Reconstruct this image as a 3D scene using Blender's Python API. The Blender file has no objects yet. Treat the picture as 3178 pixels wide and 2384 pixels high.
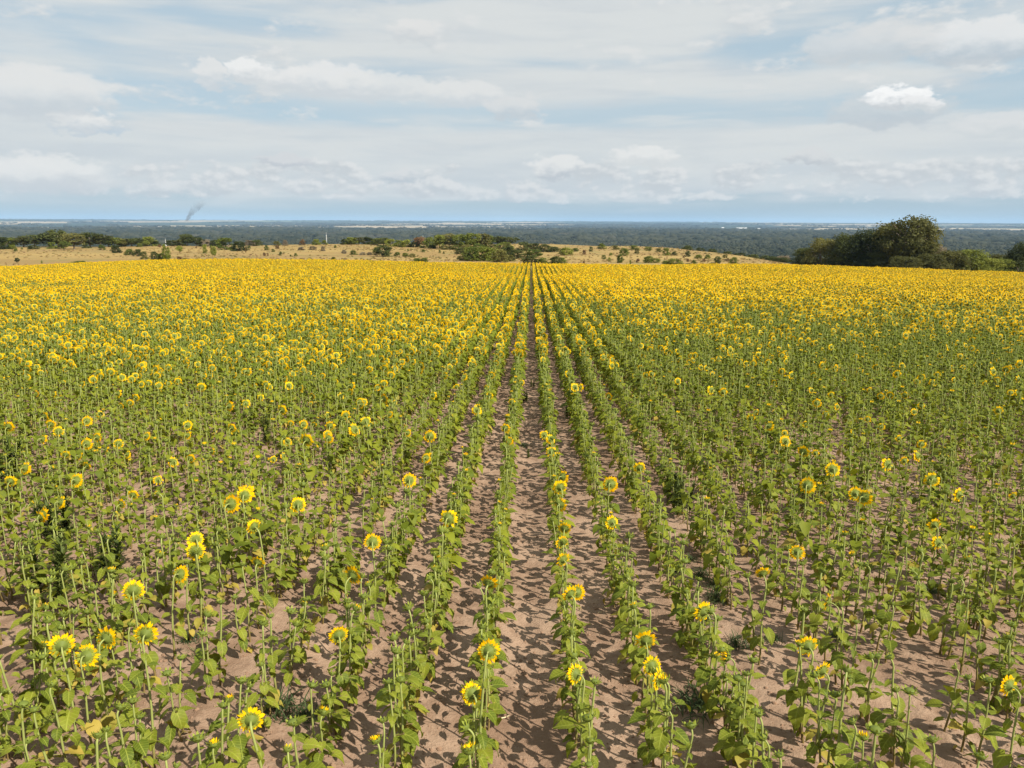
import bpy, math, random
import numpy as np
from mathutils import Matrix, Vector, Euler

random.seed(7)
RNG = np.random.default_rng(7)
SC = bpy.context.scene
COL = SC.collection

# ------------------------------------------------------------------ camera
FPX, CXP, CYP = 2300.0, 1589.0, 1192.0
CAMZ = 4.5
PITCH, YAW, ROLL = math.radians(12.41), math.radians(1.435), math.radians(0.234)
_fh = Vector((-math.sin(YAW), math.cos(YAW), 0))
_F = (_fh * math.cos(PITCH) - Vector((0, 0, 1)) * math.sin(PITCH)).normalized()
_R0 = Vector((math.cos(YAW), math.sin(YAW), 0))
_U0 = _R0.cross(_F)
_R = _R0 * math.cos(ROLL) + _U0 * math.sin(ROLL)
_U = _U0 * math.cos(ROLL) - _R0 * math.sin(ROLL)
cam_data = bpy.data.cameras.new('camera')
cam_data.sensor_width = 36.0
cam_data.lens = 36.0 * FPX / 3178.0
cam_data.clip_start, cam_data.clip_end = 0.05, 200000.0
cam = bpy.data.objects.new('camera', cam_data)
COL.objects.link(cam)
cam.matrix_world = Matrix(((_R.x, _U.x, -_F.x, 0), (_R.y, _U.y, -_F.y, 0), (_R.z, _U.z, -_F.z, CAMZ), (0, 0, 0, 1)))
SC.camera = cam
CAM = np.array([0, 0, CAMZ]); F3, R3, U3 = (np.array(v) for v in (_F, _R, _U))

def ray(px, py):
    d = F3 + R3 * (px - CXP) / FPX - U3 * (py - CYP) / FPX
    return d / np.linalg.norm(d)

def project(P):
    P = np.atleast_2d(P) - CAM
    z = P @ F3
    zz = np.where(z > 0.01, z, 0.01)
    return CXP + FPX * (P @ R3) / zz, CYP - FPX * (P @ U3) / zz, z

def azel(px, py):
    d = ray(px, py)
    return math.degrees(math.atan2(d[0], d[1])), math.degrees(math.asin(d[2]))

# ------------------------------------------------------------------ sun, exposure
SUN_EL, SHADOW_LEFT = math.radians(43), math.radians(54)     # shadows run forward and to the left
to_sun = Vector((math.sin(SHADOW_LEFT) * math.cos(SUN_EL), -math.cos(SHADOW_LEFT) * math.cos(SUN_EL), math.sin(SUN_EL)))
sun_data = bpy.data.lights.new('sun', 'SUN')
sun_data.energy, sun_data.angle, sun_data.color = 5.0, math.radians(0.55), (1.0, 0.93, 0.82)
sun = bpy.data.objects.new('sun', sun_data)
COL.objects.link(sun)
sun.rotation_euler = to_sun.to_track_quat('Z', 'Y').to_euler()
sun.location = (20, -20, 40)
SC.view_settings.view_transform = 'Standard'
SC.view_settings.look = 'None'
SC.view_settings.exposure = 0.70
SC.view_settings.gamma = 1.0
SC.view_settings.use_curve_mapping = False
SC.render.engine = 'CYCLES'
SC.cycles.use_denoising = True
SC.cycles.max_bounces = 5
SC.cycles.transparent_max_bounces = 8
SC.cycles.volume_bounces = 1
SC.render.film_transparent = False

# ------------------------------------------------------------------ node expression helper
class NT:
    def __init__(self, tree):
        self.t = tree
    def node(self, kind, **kw):
        n = self.t.nodes.new(kind)
        for k, v in kw.items():
            setattr(n, k, v)
        return n
    def link(self, a, b):
        if isinstance(a, V): a = a.s
        if hasattr(a, 'is_output'): self.t.links.new(a, b)
        else: b.default_value = a
    def math(self, op, a, b=None, c=None, clamp=False):
        n = self.node('ShaderNodeMath', operation=op, use_clamp=clamp)
        for i, x in enumerate((a, b, c)):
            if x is not None: self.link(x, n.inputs[i])
        return V(self, n.outputs[0])
    def noise(self, vec, scale, detail=3, rough=0.5, dist=0.0, w=None, out='Fac'):
        n = self.node('ShaderNodeTexNoise')
        n.noise_dimensions = '3D'
        if vec is not None: self.link(vec, n.inputs['Vector'])
        n.inputs['Scale'].default_value = scale
        n.inputs['Detail'].default_value = detail
        n.inputs['Roughness'].default_value = rough
        n.inputs['Distortion'].default_value = dist
        return V(self, n.outputs[out])
    def combine(self, x, y, z):
        n = self.node('ShaderNodeCombineXYZ')
        for i, v in enumerate((x, y, z)): self.link(v, n.inputs[i])
        return V(self, n.outputs[0])
    def separate(self, v):
        n = self.node('ShaderNodeSeparateXYZ'); self.link(v, n.inputs[0])
        return [V(self, n.outputs[i]) for i in range(3)]
    def mix(self, fac, a, b):
        n = self.node('ShaderNodeMix', data_type='RGBA')
        self.link(fac, n.inputs[0])
        for v, i in ((a, 6), (b, 7)):
            if isinstance(v, (tuple, list)): n.inputs[i].default_value = (*v[:3], 1)
            else: self.link(v, n.inputs[i])
        return V(self, n.outputs[2])
    def ss(self, x, lo, hi, a=0.0, b=1.0):
        n = self.node('ShaderNodeMapRange', interpolation_type='SMOOTHSTEP')
        self.link(x, n.inputs[0])
        for i, v in enumerate((lo, hi, a, b)): self.link(v, n.inputs[1 + i])
        return V(self, n.outputs[0])

class V:
    def __init__(self, nt, s): self.nt, self.s = nt, s
    def __add__(self, o): return self.nt.math('ADD', self, o)
    __radd__ = __add__
    def __sub__(self, o): return self.nt.math('SUBTRACT', self, o)
    def __rsub__(self, o): return self.nt.math('SUBTRACT', o, self)
    def __mul__(self, o): return self.nt.math('MULTIPLY', self, o)
    __rmul__ = __mul__
    def __truediv__(self, o): return self.nt.math('DIVIDE', self, o)
    def __rtruediv__(self, o): return self.nt.math('DIVIDE', o, self)
    def max(self, o): return self.nt.math('MAXIMUM', self, o)
    def min(self, o): return self.nt.math('MINIMUM', self, o)

# ------------------------------------------------------------------ world: sky with high veil and cumulus
world = bpy.data.worlds.new('World')
SC.world = world
world.use_nodes = True
wt = world.node_tree
wt.nodes.clear()
W = NT(wt)
SKY_STRENGTH = 0.064
sky = W.node('ShaderNodeTexSky', sky_type='NISHITA')
sky.sun_disc = False
sky.sun_elevation = SUN_EL
sky.sun_rotation = math.pi - SHADOW_LEFT
sky.altitude = 150
sky.air_density, sky.dust_density, sky.ozone_density = 1.0, 0.6, 1.6
tc = W.node('ShaderNodeTexCoord')
D = V(W, tc.outputs['Generated'])
dx, dy, dz = W.separate(D)
AZ = W.math('ARCTAN2', dx, dy) * (180 / math.pi)
EL = W.math('ARCSINE', dz) * (180 / math.pi)
K = 10.0
def kcol(c): return tuple(v * K for v in c)
BLUE_HI, BLUE_LO = kcol((0.49, 0.615, 0.69)), kcol((0.385, 0.515, 0.61))
base = W.mix(0.78, V(W, sky.outputs[0]), W.mix(W.ss(EL, 0.0, 7.0), BLUE_LO, BLUE_HI))
# high thin veil, seen as a layer overhead
zz = dz.max(0.0) + 0.07
plane = W.combine(dx / zz, dy / zz, 0.3)
n1 = W.noise(W.combine(AZ * 0.040, EL * 0.24, 1.7), 1.0, 3, 0.5, 0.4)
n2 = W.noise(plane, 0.55, 3, 0.5, 0.2)
n3 = W.noise(W.combine(AZ * 0.11, EL * 0.9, 5.1), 1.0, 4, 0.55, 0.3)
gap = 1.0 - W.ss(W.math('ABSOLUTE', EL - (7.6 + (n3 - 0.5) * 3.0)), 0.1, 1.3)
gap = gap * W.ss(n2 + (n1 - 0.5), 0.33, 0.52)
veil = W.ss(n1 * 0.8 + n2 * 0.2 + (n3 - 0.5) * 0.22, 0.36, 0.58)
mid = W.ss(EL + (n3 - 0.5) * 2.0, 1.0, 2.2) * (1.0 - W.ss(EL + (n3 - 0.5) * 2.0, 6.2, 7.3))
veil = veil.max(mid * 0.95)
veil = veil * (1.0 - gap * 0.72) * W.ss(EL + (n3 - 0.5) * 1.2, 0.5, 1.7)
veilcol = W.mix(W.ss(n3 * 0.6 + n1 * 0.4, 0.35, 0.62), kcol((0.60, 0.635, 0.66)), kcol((0.69, 0.71, 0.705)))
c = W.mix(veil * 0.93, base, veilcol)
# cumulus bank above the horizon
def cumulus(c, sx, sy, seed, cover, bottom, shade):
    p0 = W.combine(AZ * sx, EL * sy, seed)
    p1 = W.combine(AZ * sx + 0.10, EL * sy + 0.20, seed)
    a = W.noise(p0, 1.0, 5, 0.62)
    b = W.noise(p1, 1.0, 3, 0.55)
    m = W.ss(a + cover, 0.49, 0.63)
    lit = W.ss(a - b, -0.10, 0.11)
    return W.mix(m * 0.9, c, W.mix(lit, kcol(bottom), kcol(shade))), a
env1 = W.ss(EL, 0.9, 1.8) * (1.0 - W.ss(EL, 3.4, 5.2)) * 0.29 - 0.22
c, na = cumulus(c, 0.36, 0.66, 3.3, env1, (0.57, 0.60, 0.62), (0.745, 0.75, 0.74))
env3 = W.ss(EL, 5.0, 8.0) * 0.13 - 0.18
c, nb = cumulus(c, 0.17, 0.40, 21.4, env3, (0.60, 0.635, 0.655), (0.725, 0.735, 0.73))
# the individual heaps that stand clear of the veil, their outlines broken up by the same turbulence
hn1 = W.noise(W.combine(AZ * 0.75, EL * 1.2, 7.9), 1.0, 5, 0.62)
hn2 = W.noise(W.combine(AZ * 0.70, EL * 1.3, 2.2), 1.0, 5, 0.62)
ELW = EL + (hn2 - 0.5) * 1.9
PW = W.combine(AZ + (hn1 - 0.5) * 4.2, ELW, 0.0)
def vmath(op, a, b=None, c=None, out=0):
    n = W.node('ShaderNodeVectorMath', operation=op)
    for i, x in enumerate((a, b, c)):
        if x is not None: W.link(x, n.inputs[i])
    return V(W, n.outputs[out])
def heap(c, px, py, w, h, bottom, top, amt=0.95, seed=0.0):
    a0, e0 = azel(px, py)
    hw, hh = w / 2300 * 57.3 * 0.56 * math.cos(math.radians(e0)), h / 2300 * 57.3 * 0.56
    q = vmath('MULTIPLY_ADD', PW, (1 / hw, 1 / hh, 0), (-a0 / hw, -e0 / hh, 0))
    d = vmath('DOT_PRODUCT', q, q, out=1)
    m = W.ss(d, 1.10, 0.45, 0.0, amt)
    shade = W.ss(ELW, e0 - 0.62 * hh, e0 + 0.30 * hh)
    return W.mix(m, c, W.mix(shade, kcol(bottom), kcol(top)))
HEAPS = [
    (2760, 345, 300, 85, (0.52, 0.57, 0.61), (0.60, 0.64, 0.66), 0.8),
    (2785, 300, 165, 56, (0.58, 0.61, 0.635), (0.93, 0.93, 0.92), 0.97),
    (2850, 322, 100, 42, (0.62, 0.65, 0.665), (0.84, 0.84, 0.835), 0.85),
    (285, 402, 170, 36, (0.47, 0.57, 0.66), (0.52, 0.60, 0.67), 0.7),
    (255, 380, 150, 62, (0.60, 0.64, 0.67), (0.79, 0.79, 0.775), 0.92),
    (120, 285, 330, 130, (0.58, 0.62, 0.65), (0.77, 0.77, 0.755), 0.85),
    (655, 235, 90, 75, (0.60, 0.64, 0.67), (0.77, 0.77, 0.76), 0.8),
    (770, 220, 110, 70, (0.62, 0.65, 0.67), (0.85, 0.85, 0.84), 0.85),
    (1000, 250, 330, 95, (0.60, 0.64, 0.67), (0.79, 0.79, 0.78), 0.85),
    (1180, 270, 300, 80, (0.60, 0.64, 0.67), (0.75, 0.76, 0.75), 0.75),
    (1440, 290, 260, 80, (0.60, 0.64, 0.67), (0.755, 0.76, 0.75), 0.75),
    (1600, 335, 170, 70, (0.54, 0.59, 0.63), (0.70, 0.71, 0.71), 0.75),
    (1290, 95, 150, 60, (0.60, 0.63, 0.65), (0.74, 0.74, 0.73), 0.75),
    (3050, 130, 330, 110, (0.50, 0.555, 0.60), (0.80, 0.80, 0.79), 0.8),
    (2700, 135, 360, 100, (0.57, 0.60, 0.62), (0.70, 0.71, 0.71), 0.7),
    (1720, 520, 150, 70, (0.52, 0.555, 0.59), (0.79, 0.79, 0.77), 0.9),
    (1250, 545, 130, 45, (0.51, 0.56, 0.60), (0.70, 0.71, 0.71), 0.85),
    (2010, 485, 200, 55, (0.66, 0.68, 0.68), (0.80, 0.80, 0.78), 0.85),
    (2520, 490, 120, 45, (0.52, 0.55, 0.58), (0.68, 0.69, 0.69), 0.85),
    (880, 500, 170, 30, (0.52, 0.55, 0.59), (0.66, 0.67, 0.68), 0.8),
    (120, 540, 330, 95, (0.60, 0.63, 0.65), (0.80, 0.80, 0.78), 0.85),
    (3120, 390, 240, 60, (0.60, 0.64, 0.66), (0.74, 0.745, 0.74), 0.55),
]
for i, hp in enumerate(HEAPS):
    c = heap(c, *hp, seed=1.7 * i)
bg = W.node('ShaderNodeBackground')
bg.inputs['Strength'].default_value = SKY_STRENGTH
W.link(c, bg.inputs['Color'])
wo = W.node('ShaderNodeOutputWorld')
world.cycles.sampling_method = 'MANUAL'
world.cycles.sample_map_resolution = 256
wt.links.new(bg.outputs[0], wo.inputs['Surface'])

# ------------------------------------------------------------------ numpy value noise
def vnoise(x, y, seed=0):
    x = np.asarray(x, float); y = np.asarray(y, float)
    xi, yi = np.floor(x).astype(np.int64), np.floor(y).astype(np.int64)
    xf, yf = x - xi, y - yi
    def h(a, b):
        n = (a * 374761393 + b * 668265263 + seed * 1442695041) & 0xFFFFFFFF
        n = ((n ^ (n >> 13)) * 1274126177) & 0xFFFFFFFF
        return ((n ^ (n >> 16)) & 0xFFFF) / 65535.0
    u, v = xf * xf * (3 - 2 * xf), yf * yf * (3 - 2 * yf)
    return (h(xi, yi) * (1 - u) + h(xi + 1, yi) * u) * (1 - v) + (h(xi, yi + 1) * (1 - u) + h(xi + 1, yi + 1) * u) * v
def fbm(x, y, seed=0, oct=3):
    s, a, t = 0, 0.5, 0
    for o in range(oct):
        s = s + a * vnoise(x * 2 ** o, y * 2 ** o, seed + o); t += a; a *= 0.5
    return s / t
def sstep(a, b, x):
    t = np.clip((np.asarray(x, float) - a) / (b - a), 0, 1)
    return t * t * (3 - 2 * t)

# ------------------------------------------------------------------ terrain
FIELD_END = 160.0
ROWS_X0 = {}
def row_x(k):                      # row -1 = just left of the wide central track, +1 = just right
    return (-0.393 + (k + 1) * 0.70) if k < 0 else (0.445 + (k - 1) * 0.70)
_LX = [-260, -115, -95, -82, -59, -34, 0, 24, 43, 52, 78, 106, 260]
_LZ = [-2.5, -1.2, -0.1, 0.4, 0.85, 0.6, 0.2, 0.0, 0.35, 0.3, -0.35, -1.35, -3.5]
_EA = [-180, -60, -34, -20, 0, 6.5, 10.1, 13.7, 17, 20, 24, 35, 45, 60, 180]
_ER = [420, 380, 362, 358, 372, 348, 322, 276, 224, 190, 188, 212, 240, 300, 420]
def redge(x, y):
    return np.interp(np.degrees(np.arctan2(x, y)), _EA, _ER)
def terrain(x, y, fine=False):
    x = np.asarray(x, float); y = np.asarray(y, float)
    r = np.hypot(x, y)
    yc = np.clip(y, -40, 165)
    z = -0.035 * yc
    z = z - 0.0045 * np.clip(y - 165, 0, None) * (1 - sstep(165, 175, y)) - 0.0045 * (np.clip(np.maximum(r, y), 165, 600) - 165) * sstep(165, 175, y)
    lat = np.interp(x * 160 / np.clip(y, 60, 160), _LX, _LZ)
    ly = np.clip(y / 160, 0, 1)
    z = z + lat * ly * ly * (1 - sstep(170, 240, y))
    z = z + 0.18 * np.sin(y / 9.5 + 0.6) * sstep(25, 60, y) * (1 - sstep(165, 200, y))
    z = z + (fbm(x / 45, y / 45, 5) - 0.5) * 1.5 * sstep(170, 260, y)
    e = redge(x, y)
    s = sstep(0, 1, (r - e) / 330)
    zv = -70 + (fbm(x / 400, y / 400, 9) - 0.5) * 7
    zv = zv + (56 + 24 * (fbm(x / 4500, y / 9000, 12) - 0.5)) * sstep(8000, 21000, r) * (1 - sstep(24000, 36000, r))
    z = z * (1 - s) + zv * s
    if fine:
        near = 1 - sstep(22, 40, r)
        k = np.where(x < 0.026, (x + 0.393) / 0.70, (x - 0.445) / 0.70)
        d = np.abs(k - np.round(k)) * 0.70
        wide = (x > -0.39) & (x < 0.44)
        d = np.where(wide, np.minimum(np.abs(x + 0.393), np.abs(x - 0.445)), d)
        z = z + near * (0.022 * np.exp(-(d / 0.13) ** 2) + 0.05 * (fbm(x / 0.55, y / 0.8, 31) - 0.5) + 0.032 * (fbm(x / 0.16, y / 0.2, 33) - 0.5))
        tr = np.exp(-((np.abs(x - 0.03) - 0.0) / 0.17) ** 2) + np.exp(-((x - 1.50) / 0.14) ** 2) * 0.9 + np.exp(-((x + 1.44) / 0.14) ** 2) * 0.6
        z = z - near * 0.025 * tr * (0.6 + 0.8 * vnoise(x / 0.3, y / 0.25, 41))
    return z
def ground_hit(px, py, lift=0.0, tmax=3000):
    d = ray(px, py)
    t = np.geomspace(2, tmax, 4000)
    P = CAM + np.outer(t, d)
    g = P[:, 2] - terrain(P[:, 0], P[:, 1]) - lift
    i = np.argmax(g < 0)
    if g[i] >= 0: return None
    a, b = t[max(i - 1, 0)], t[i]
    for _ in range(30):
        m = 0.5 * (a + b); p = CAM + m * d
        if p[2] - float(terrain(p[0], p[1])) - lift < 0: b = m
        else: a = m
    return CAM + b * d

# ------------------------------------------------------------------ small helpers for objects
def tag(o, label=None, cat=None, group=None, kind=None):
    if label: o['label'] = label
    if cat: o['category'] = cat
    if group: o['group'] = group
    if kind: o['kind'] = kind
    return o
def mesh_np(name, verts, faces, mats=(), fmat=None, smooth=True):
    me = bpy.data.meshes.new(name)
    me.from_pydata([tuple(v) for v in verts], [], [tuple(f) for f in faces])
    for m in mats: me.materials.append(m)
    if fmat is not None: me.polygons.foreach_set('material_index', np.asarray(fmat, np.int32))
    if smooth: me.polygons.foreach_set('use_smooth', np.ones(len(me.polygons), bool))
    me.update()
    return me
def link(name, me, parent=None, mat4=None):
    o = bpy.data.objects.new(name, me)
    COL.objects.link(o)
    if parent is not None: o.parent = parent
    if mat4 is not None: o.matrix_local = mat4
    return o
class Geo:
    def __init__(self): self.v, self.f, self.m, self.n = [], [], [], 0
    def add(self, v, f, mat=0, M=None):
        v = np.asarray(v, float)
        if M is not None:
            M = np.asarray(M, float); v = v @ M[:3, :3].T + M[:3, 3]
        self.v.append(v); self.f += [tuple(i + self.n for i in q) for q in f]
        self.m += [mat] * len(f) if not isinstance(mat, list) else mat
        self.n += len(v)
        return self
    def mesh(self, name, mats=(), smooth=True):
        return mesh_np(name, np.concatenate(self.v), self.f, mats, self.m, smooth)
def tube(path, radii, n=5, cap=True):
    path = np.asarray(path, float); k = len(path)
    v, f = [], []
    ref = np.array([0.31, 0.95, 0.05])
    for i in range(k):
        t = path[min(i + 1, k - 1)] - path[max(i - 1, 0)]
        t = t / (np.linalg.norm(t) + 1e-9)
        a = np.cross(t, ref); a /= np.linalg.norm(a) + 1e-9
        b = np.cross(t, a)
        for j in range(n):
            w = 2 * math.pi * j / n
            v.append(path[i] + radii[i] * (math.cos(w) * a + math.sin(w) * b))
    for i in range(k - 1):
        for j in range(n):
            j2 = (j + 1) % n
            f.append((i * n + j, i * n + j2, (i + 1) * n + j2, (i + 1) * n + j))
    if cap: f.append(tuple((k - 1) * n + j for j in range(n)))
    return v, f
def frame_z(nrm, roll=0.0):           # 4x4 with local +Z along nrm
    q = Vector(nrm).to_track_quat('Z', 'Y').to_matrix().to_4x4()
    return q @ Matrix.Rotation(roll, 4, 'Z')

# ------------------------------------------------------------------ materials
def new_mat(name):
    m = bpy.data.materials.new(name)
    m.use_nodes = True
    m.node_tree.nodes.clear()
    return m, NT(m.node_tree)
def finish(nt, shader):
    o = nt.node('ShaderNodeOutputMaterial')
    nt.t.links.new(shader, o.inputs['Surface'])
def principled(nt, col, rough=0.6, spec=0.3, normal=None):
    p = nt.node('ShaderNodeBsdfPrincipled')
    if isinstance(col, (tuple, list)): p.inputs['Base Color'].default_value = (*col[:3], 1)
    else: nt.link(col, p.inputs['Base Color'])
    p.inputs['Roughness'].default_value = rough
    p.inputs['Specular IOR Level'].default_value = spec
    if normal is not None: nt.link(normal, p.inputs['Normal'])
    return p.outputs[0]
def leafy(nt, col, trans, amount, rough=0.6, spec=0.25):
    p = principled(nt, col, rough, spec)
    t = nt.node('ShaderNodeBsdfTranslucent')
    if isinstance(trans, (tuple, list)): t.inputs['Color'].default_value = (*trans[:3], 1)
    else: nt.link(trans, t.inputs['Color'])
    m = nt.node('ShaderNodeMixShader')
    m.inputs[0].default_value = amount
    nt.t.links.new(p, m.inputs[1]); nt.t.links.new(t.outputs[0], m.inputs[2])
    return m.outputs[0]
def obj_random(nt):
    return V(nt, nt.node('ShaderNodeObjectInfo').outputs['Random'])
def geo_pos(nt):
    return V(nt, nt.node('ShaderNodeNewGeometry').outputs['Position'])
def obj_co(nt):
    return V(nt, nt.node('ShaderNodeTexCoord').outputs['Object'])

def foliage_mat(name, a, b, trans=0.25, scale=1.2):
    m, nt = new_mat(name)
    n = nt.noise(obj_co(nt), scale, 3, 0.6)
    r = obj_random(nt)
    col = nt.mix(nt.ss(n * 0.7 + r * 0.3, 0.32, 0.66), a, b)
    tr = nt.mix(0.5, col, tuple(min(1, v * 1.6) for v in b))
    finish(nt, leafy(nt, col, tr, trans, 0.7, 0.15))
    return m
def plain_mat(name, col, rough=0.7, spec=0.2, var=0.15, scale=4.0):
    m, nt = new_mat(name)
    n = nt.noise(obj_co(nt), scale, 3, 0.6)
    c = nt.mix(n, tuple(v * (1 - var) for v in col), tuple(min(1, v * (1 + var)) for v in col))
    finish(nt, principled(nt, c, rough, spec))
    return m

# sunflower
def m_leaf(name, a, b, tr, veins=False):
    m, nt = new_mat(name)
    co = obj_co(nt)
    n = nt.noise(co, 9.0 if not veins else 3.0, 3, 0.6)
    r = obj_random(nt)
    col = nt.mix(nt.ss(n * 0.5 + r * 0.5, 0.2, 0.8), a, b)
    if veins:                       # single leaves carry their ribs, blotches and browned rims
        x, y, z = nt.separate(co)
        ay = nt.math('ABSOLUTE', y)
        rib = nt.ss(ay, 0.035, 0.008)
        side = nt.ss(nt.math('PINGPONG', x * 1.0 - ay * 0.75, 0.085), 0.018, 0.004) * 0.7
        col = nt.mix(rib.max(side) * 0.55, col, tuple(min(1, v * 1.7 + .03) for v in b))
        col = nt.mix(nt.ss(nt.noise(co, 7.0, 3, 0.7) + r * 0.12, 0.66, 0.74) * 0.6, col, (0.21, 0.16, 0.05))
    finish(nt, leafy(nt, col, nt.mix(r, tr, tuple(v * 1.25 for v in tr)), 0.23, 0.62, 0.18))
    return m
M_LEAF = m_leaf('sunflower_leaf', (0.078, 0.108, 0.007), (0.195, 0.215, 0.015), (0.24, 0.26, 0.008))
M_LEAFY = m_leaf('yellowing_leaf', (0.25, 0.22, 0.035), (0.36, 0.27, 0.05), (0.40, 0.30, 0.03))
M_LEAFV = m_leaf('veined_sunflower_leaf', (0.072, 0.102, 0.008), (0.182, 0.203, 0.017), (0.23, 0.25, 0.008), True)
M_STEM, nt = new_mat('sunflower_stem')
_x, _y, _z = nt.separate(obj_co(nt))
_n = nt.noise(obj_co(nt), 14.0, 3, 0.6)
finish(nt, principled(nt, nt.mix(nt.ss(_z + (_n - 0.5) * 0.35, 0.02, 0.42), (0.175, 0.125, 0.045), (0.255, 0.285, 0.080)), 0.6, 0.25))
M_PETAL, nt = new_mat('sunflower_petal')
_n = nt.noise(obj_co(nt), 22.0, 2, 0.5)
_pc = nt.mix(nt.ss(_n * 0.6 + obj_random(nt) * 0.4, 0.25, 0.75), (0.83, 0.46, 0.002), (0.93, 0.605, 0.006))
finish(nt, leafy(nt, _pc, (0.90, 0.54, 0.003), 0.34, 0.7, 0.06))
M_HEAD, nt = new_mat('sunflower_head_green')
_n = nt.noise(obj_co(nt), 30.0, 3, 0.6)
finish(nt, leafy(nt, nt.mix(_n, (0.085, 0.120, 0.020), (0.190, 0.225, 0.042)), (0.2, 0.26, 0.04), 0.15, 0.6, 0.2))
M_BRACT, nt = new_mat('sunflower_bract')
_n = nt.noise(obj_co(nt), 30.0, 3, 0.6)
finish(nt, leafy(nt, nt.mix(_n, (0.17, 0.22, 0.025), (0.32, 0.345, 0.05)), (0.3, 0.36, 0.04), 0.25, 0.6, 0.2))
M_DISC = plain_mat('sunflower_seed_disc', (0.23, 0.13, 0.025), 0.9, 0.1, 0.4, 60)
PLANT_MATS = [M_STEM, M_LEAF, M_LEAFY, M_HEAD, M_PETAL, M_BRACT, M_DISC]

# ------------------------------------------------------------------ ground sheet, camera's feet to the horizon
def build_ground():
    rr = [0.6]
    while rr[-1] < 60000:
        r = rr[-1]
        q = 1.10 if r < 2.5 else 1.0085 if r < 16 else 1.02 if r < 420 else 1.045
        rr.append(r * q)
    rr = np.array(rr)
    az = np.concatenate([np.arange(-180, -50, 5.0), np.arange(-50, 50, 0.36), np.arange(50, 180, 5.0)])
    A, Rr = np.meshgrid(np.radians(az), rr)
    X, Y = Rr * np.sin(A), Rr * np.cos(A)
    Z = terrain(X.ravel(), Y.ravel(), True).reshape(X.shape)
    nr, na = X.shape
    v = np.stack([X.ravel(), Y.ravel(), Z.ravel()], 1)
    i = np.arange(nr - 1)[:, None] * na
    j = np.arange(na)[None, :]
    j2 = (j + 1) % na
    f = np.stack([(i + j).ravel(), (i + j2 + 0 * i).ravel(), (i + na + j2).ravel(), (i + na + j).ravel()], 1)[:, ::-1]
    me = bpy.data.meshes.new('ground')
    v = np.concatenate([v, [[0, 0, float(terrain(0, 0))]]])
    nv = len(v)
    cap = [(nv - 1, int(a), int((a + 1) % na)) for a in range(na)]
    me.vertices.add(nv); me.vertices.foreach_set('co', v.ravel())
    nf = len(f)
    me.loops.add(nf * 4 + len(cap) * 3)
    me.loops.foreach_set('vertex_index', np.concatenate([f.ravel(), np.array([(c[0], c[2], c[1]) for c in cap]).ravel()]).astype(np.int32))
    me.polygons.add(nf + len(cap))
    me.polygons.foreach_set('loop_start', np.concatenate([np.arange(nf) * 4, nf * 4 + np.arange(len(cap)) * 3]).astype(np.int32))
    me.polygons.foreach_set('use_smooth', np.ones(nf + len(cap), bool))
    me.update(calc_edges=True); me.validate()
    return me
M_GROUND, nt = new_mat('ground')
P = geo_pos(nt)
px_, py_, pz_ = nt.separate(P)
rad = nt.math('SQRT', px_ * px_ + py_ * py_)
# sandy pink soil
s1 = nt.noise(P, 0.9, 4, 0.6)
s2 = nt.noise(P, 7.0, 5, 0.65)
s3 = nt.noise(P, 38.0, 4, 0.7)
soil = nt.mix(nt.ss(s1 * 0.6 + s2 * 0.4, 0.40, 0.60), (0.220, 0.142, 0.094), (0.328, 0.225, 0.154))
soil = nt.mix(nt.ss(nt.noise(P, 2.6, 5, 0.7), 0.56, 0.70) * 0.5, soil, (0.165, 0.098, 0.062))
soil = nt.mix(nt.ss(s3, 0.60, 0.74) * 0.55, soil, (0.135, 0.080, 0.052))
soil = nt.mix(nt.ss(nt.noise(P, 55.0, 2, 0.5), 0.68, 0.76) * 0.5, soil, (0.40, 0.30, 0.21))
# dry grass of the plateau
g0 = nt.combine(px_ * 0.012, py_ * 0.035, 0.0)
g1 = nt.noise(g0, 1.0, 5, 0.62, 0.6)
g2 = nt.noise(nt.combine(px_ * 0.10, py_ * 0.05, 4.0), 1.0, 5, 0.7)
g3 = nt.noise(P, 0.9, 3, 0.7)
dry = nt.mix(nt.ss(g1, 0.36, 0.64), (0.235, 0.158, 0.062), (0.300, 0.212, 0.080))
dry = nt.mix(nt.ss(g2, 0.49, 0.66) * 0.7, dry, (0.165, 0.150, 0.052))
dry = nt.mix(nt.ss(g2 * 0.5 + g3 * 0.5, 0.55, 0.68) * 0.55, dry, (0.37, 0.275, 0.14))
dry = nt.mix(nt.ss(1.0 - g2, 0.60, 0.74) * 0.5, dry, (0.15, 0.10, 0.052))
# valley and far plain: plots of stubble, crops and woodland
vor = nt.node('ShaderNodeTexVoronoi'); vor.inputs['Scale'].default_value = 1.0
nt.link(nt.combine(px_ * 0.00045 + (nt.noise(nt.combine(px_ * 0.0005, py_ * 0.0003, 1.0), 1.0, 2) - 0.5) * 1.2, py_ * 0.00016, 0.5), vor.inputs['Vector'])
vr, vg, vb = nt.separate(V(nt, vor.outputs['Color']))
plot = nt.mix(nt.ss(vr, 0.52, 0.54), (0.026, 0.040, 0.022), (0.34, 0.27, 0.17))
plot = nt.mix(nt.ss(vg, 0.70, 0.72) * 0.8, plot, (0.075, 0.105, 0.04))
wood = nt.noise(nt.combine(px_ * 0.0011, py_ * 0.0007, 8.0), 1.0, 5, 0.65)
far = nt.mix(nt.ss(wood, 0.55, 0.60), plot, (0.020, 0.030, 0.018))
forest = nt.mix(nt.noise(P, 0.02, 4, 0.7), (0.014, 0.020, 0.012), (0.030, 0.036, 0.020))
valley = nt.mix(nt.ss(rad + (wood - 0.5) * 4500.0, 6200.0, 6700.0), forest, far)
col = nt.mix(nt.ss(py_, 161.5, 163.0), soil, dry)
col = nt.mix(nt.ss(pz_, -13.0, -24.0), col, nt.mix(nt.ss(g2, 0.42, 0.6), (0.07, 0.075, 0.035), (0.12, 0.11, 0.05)))
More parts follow.
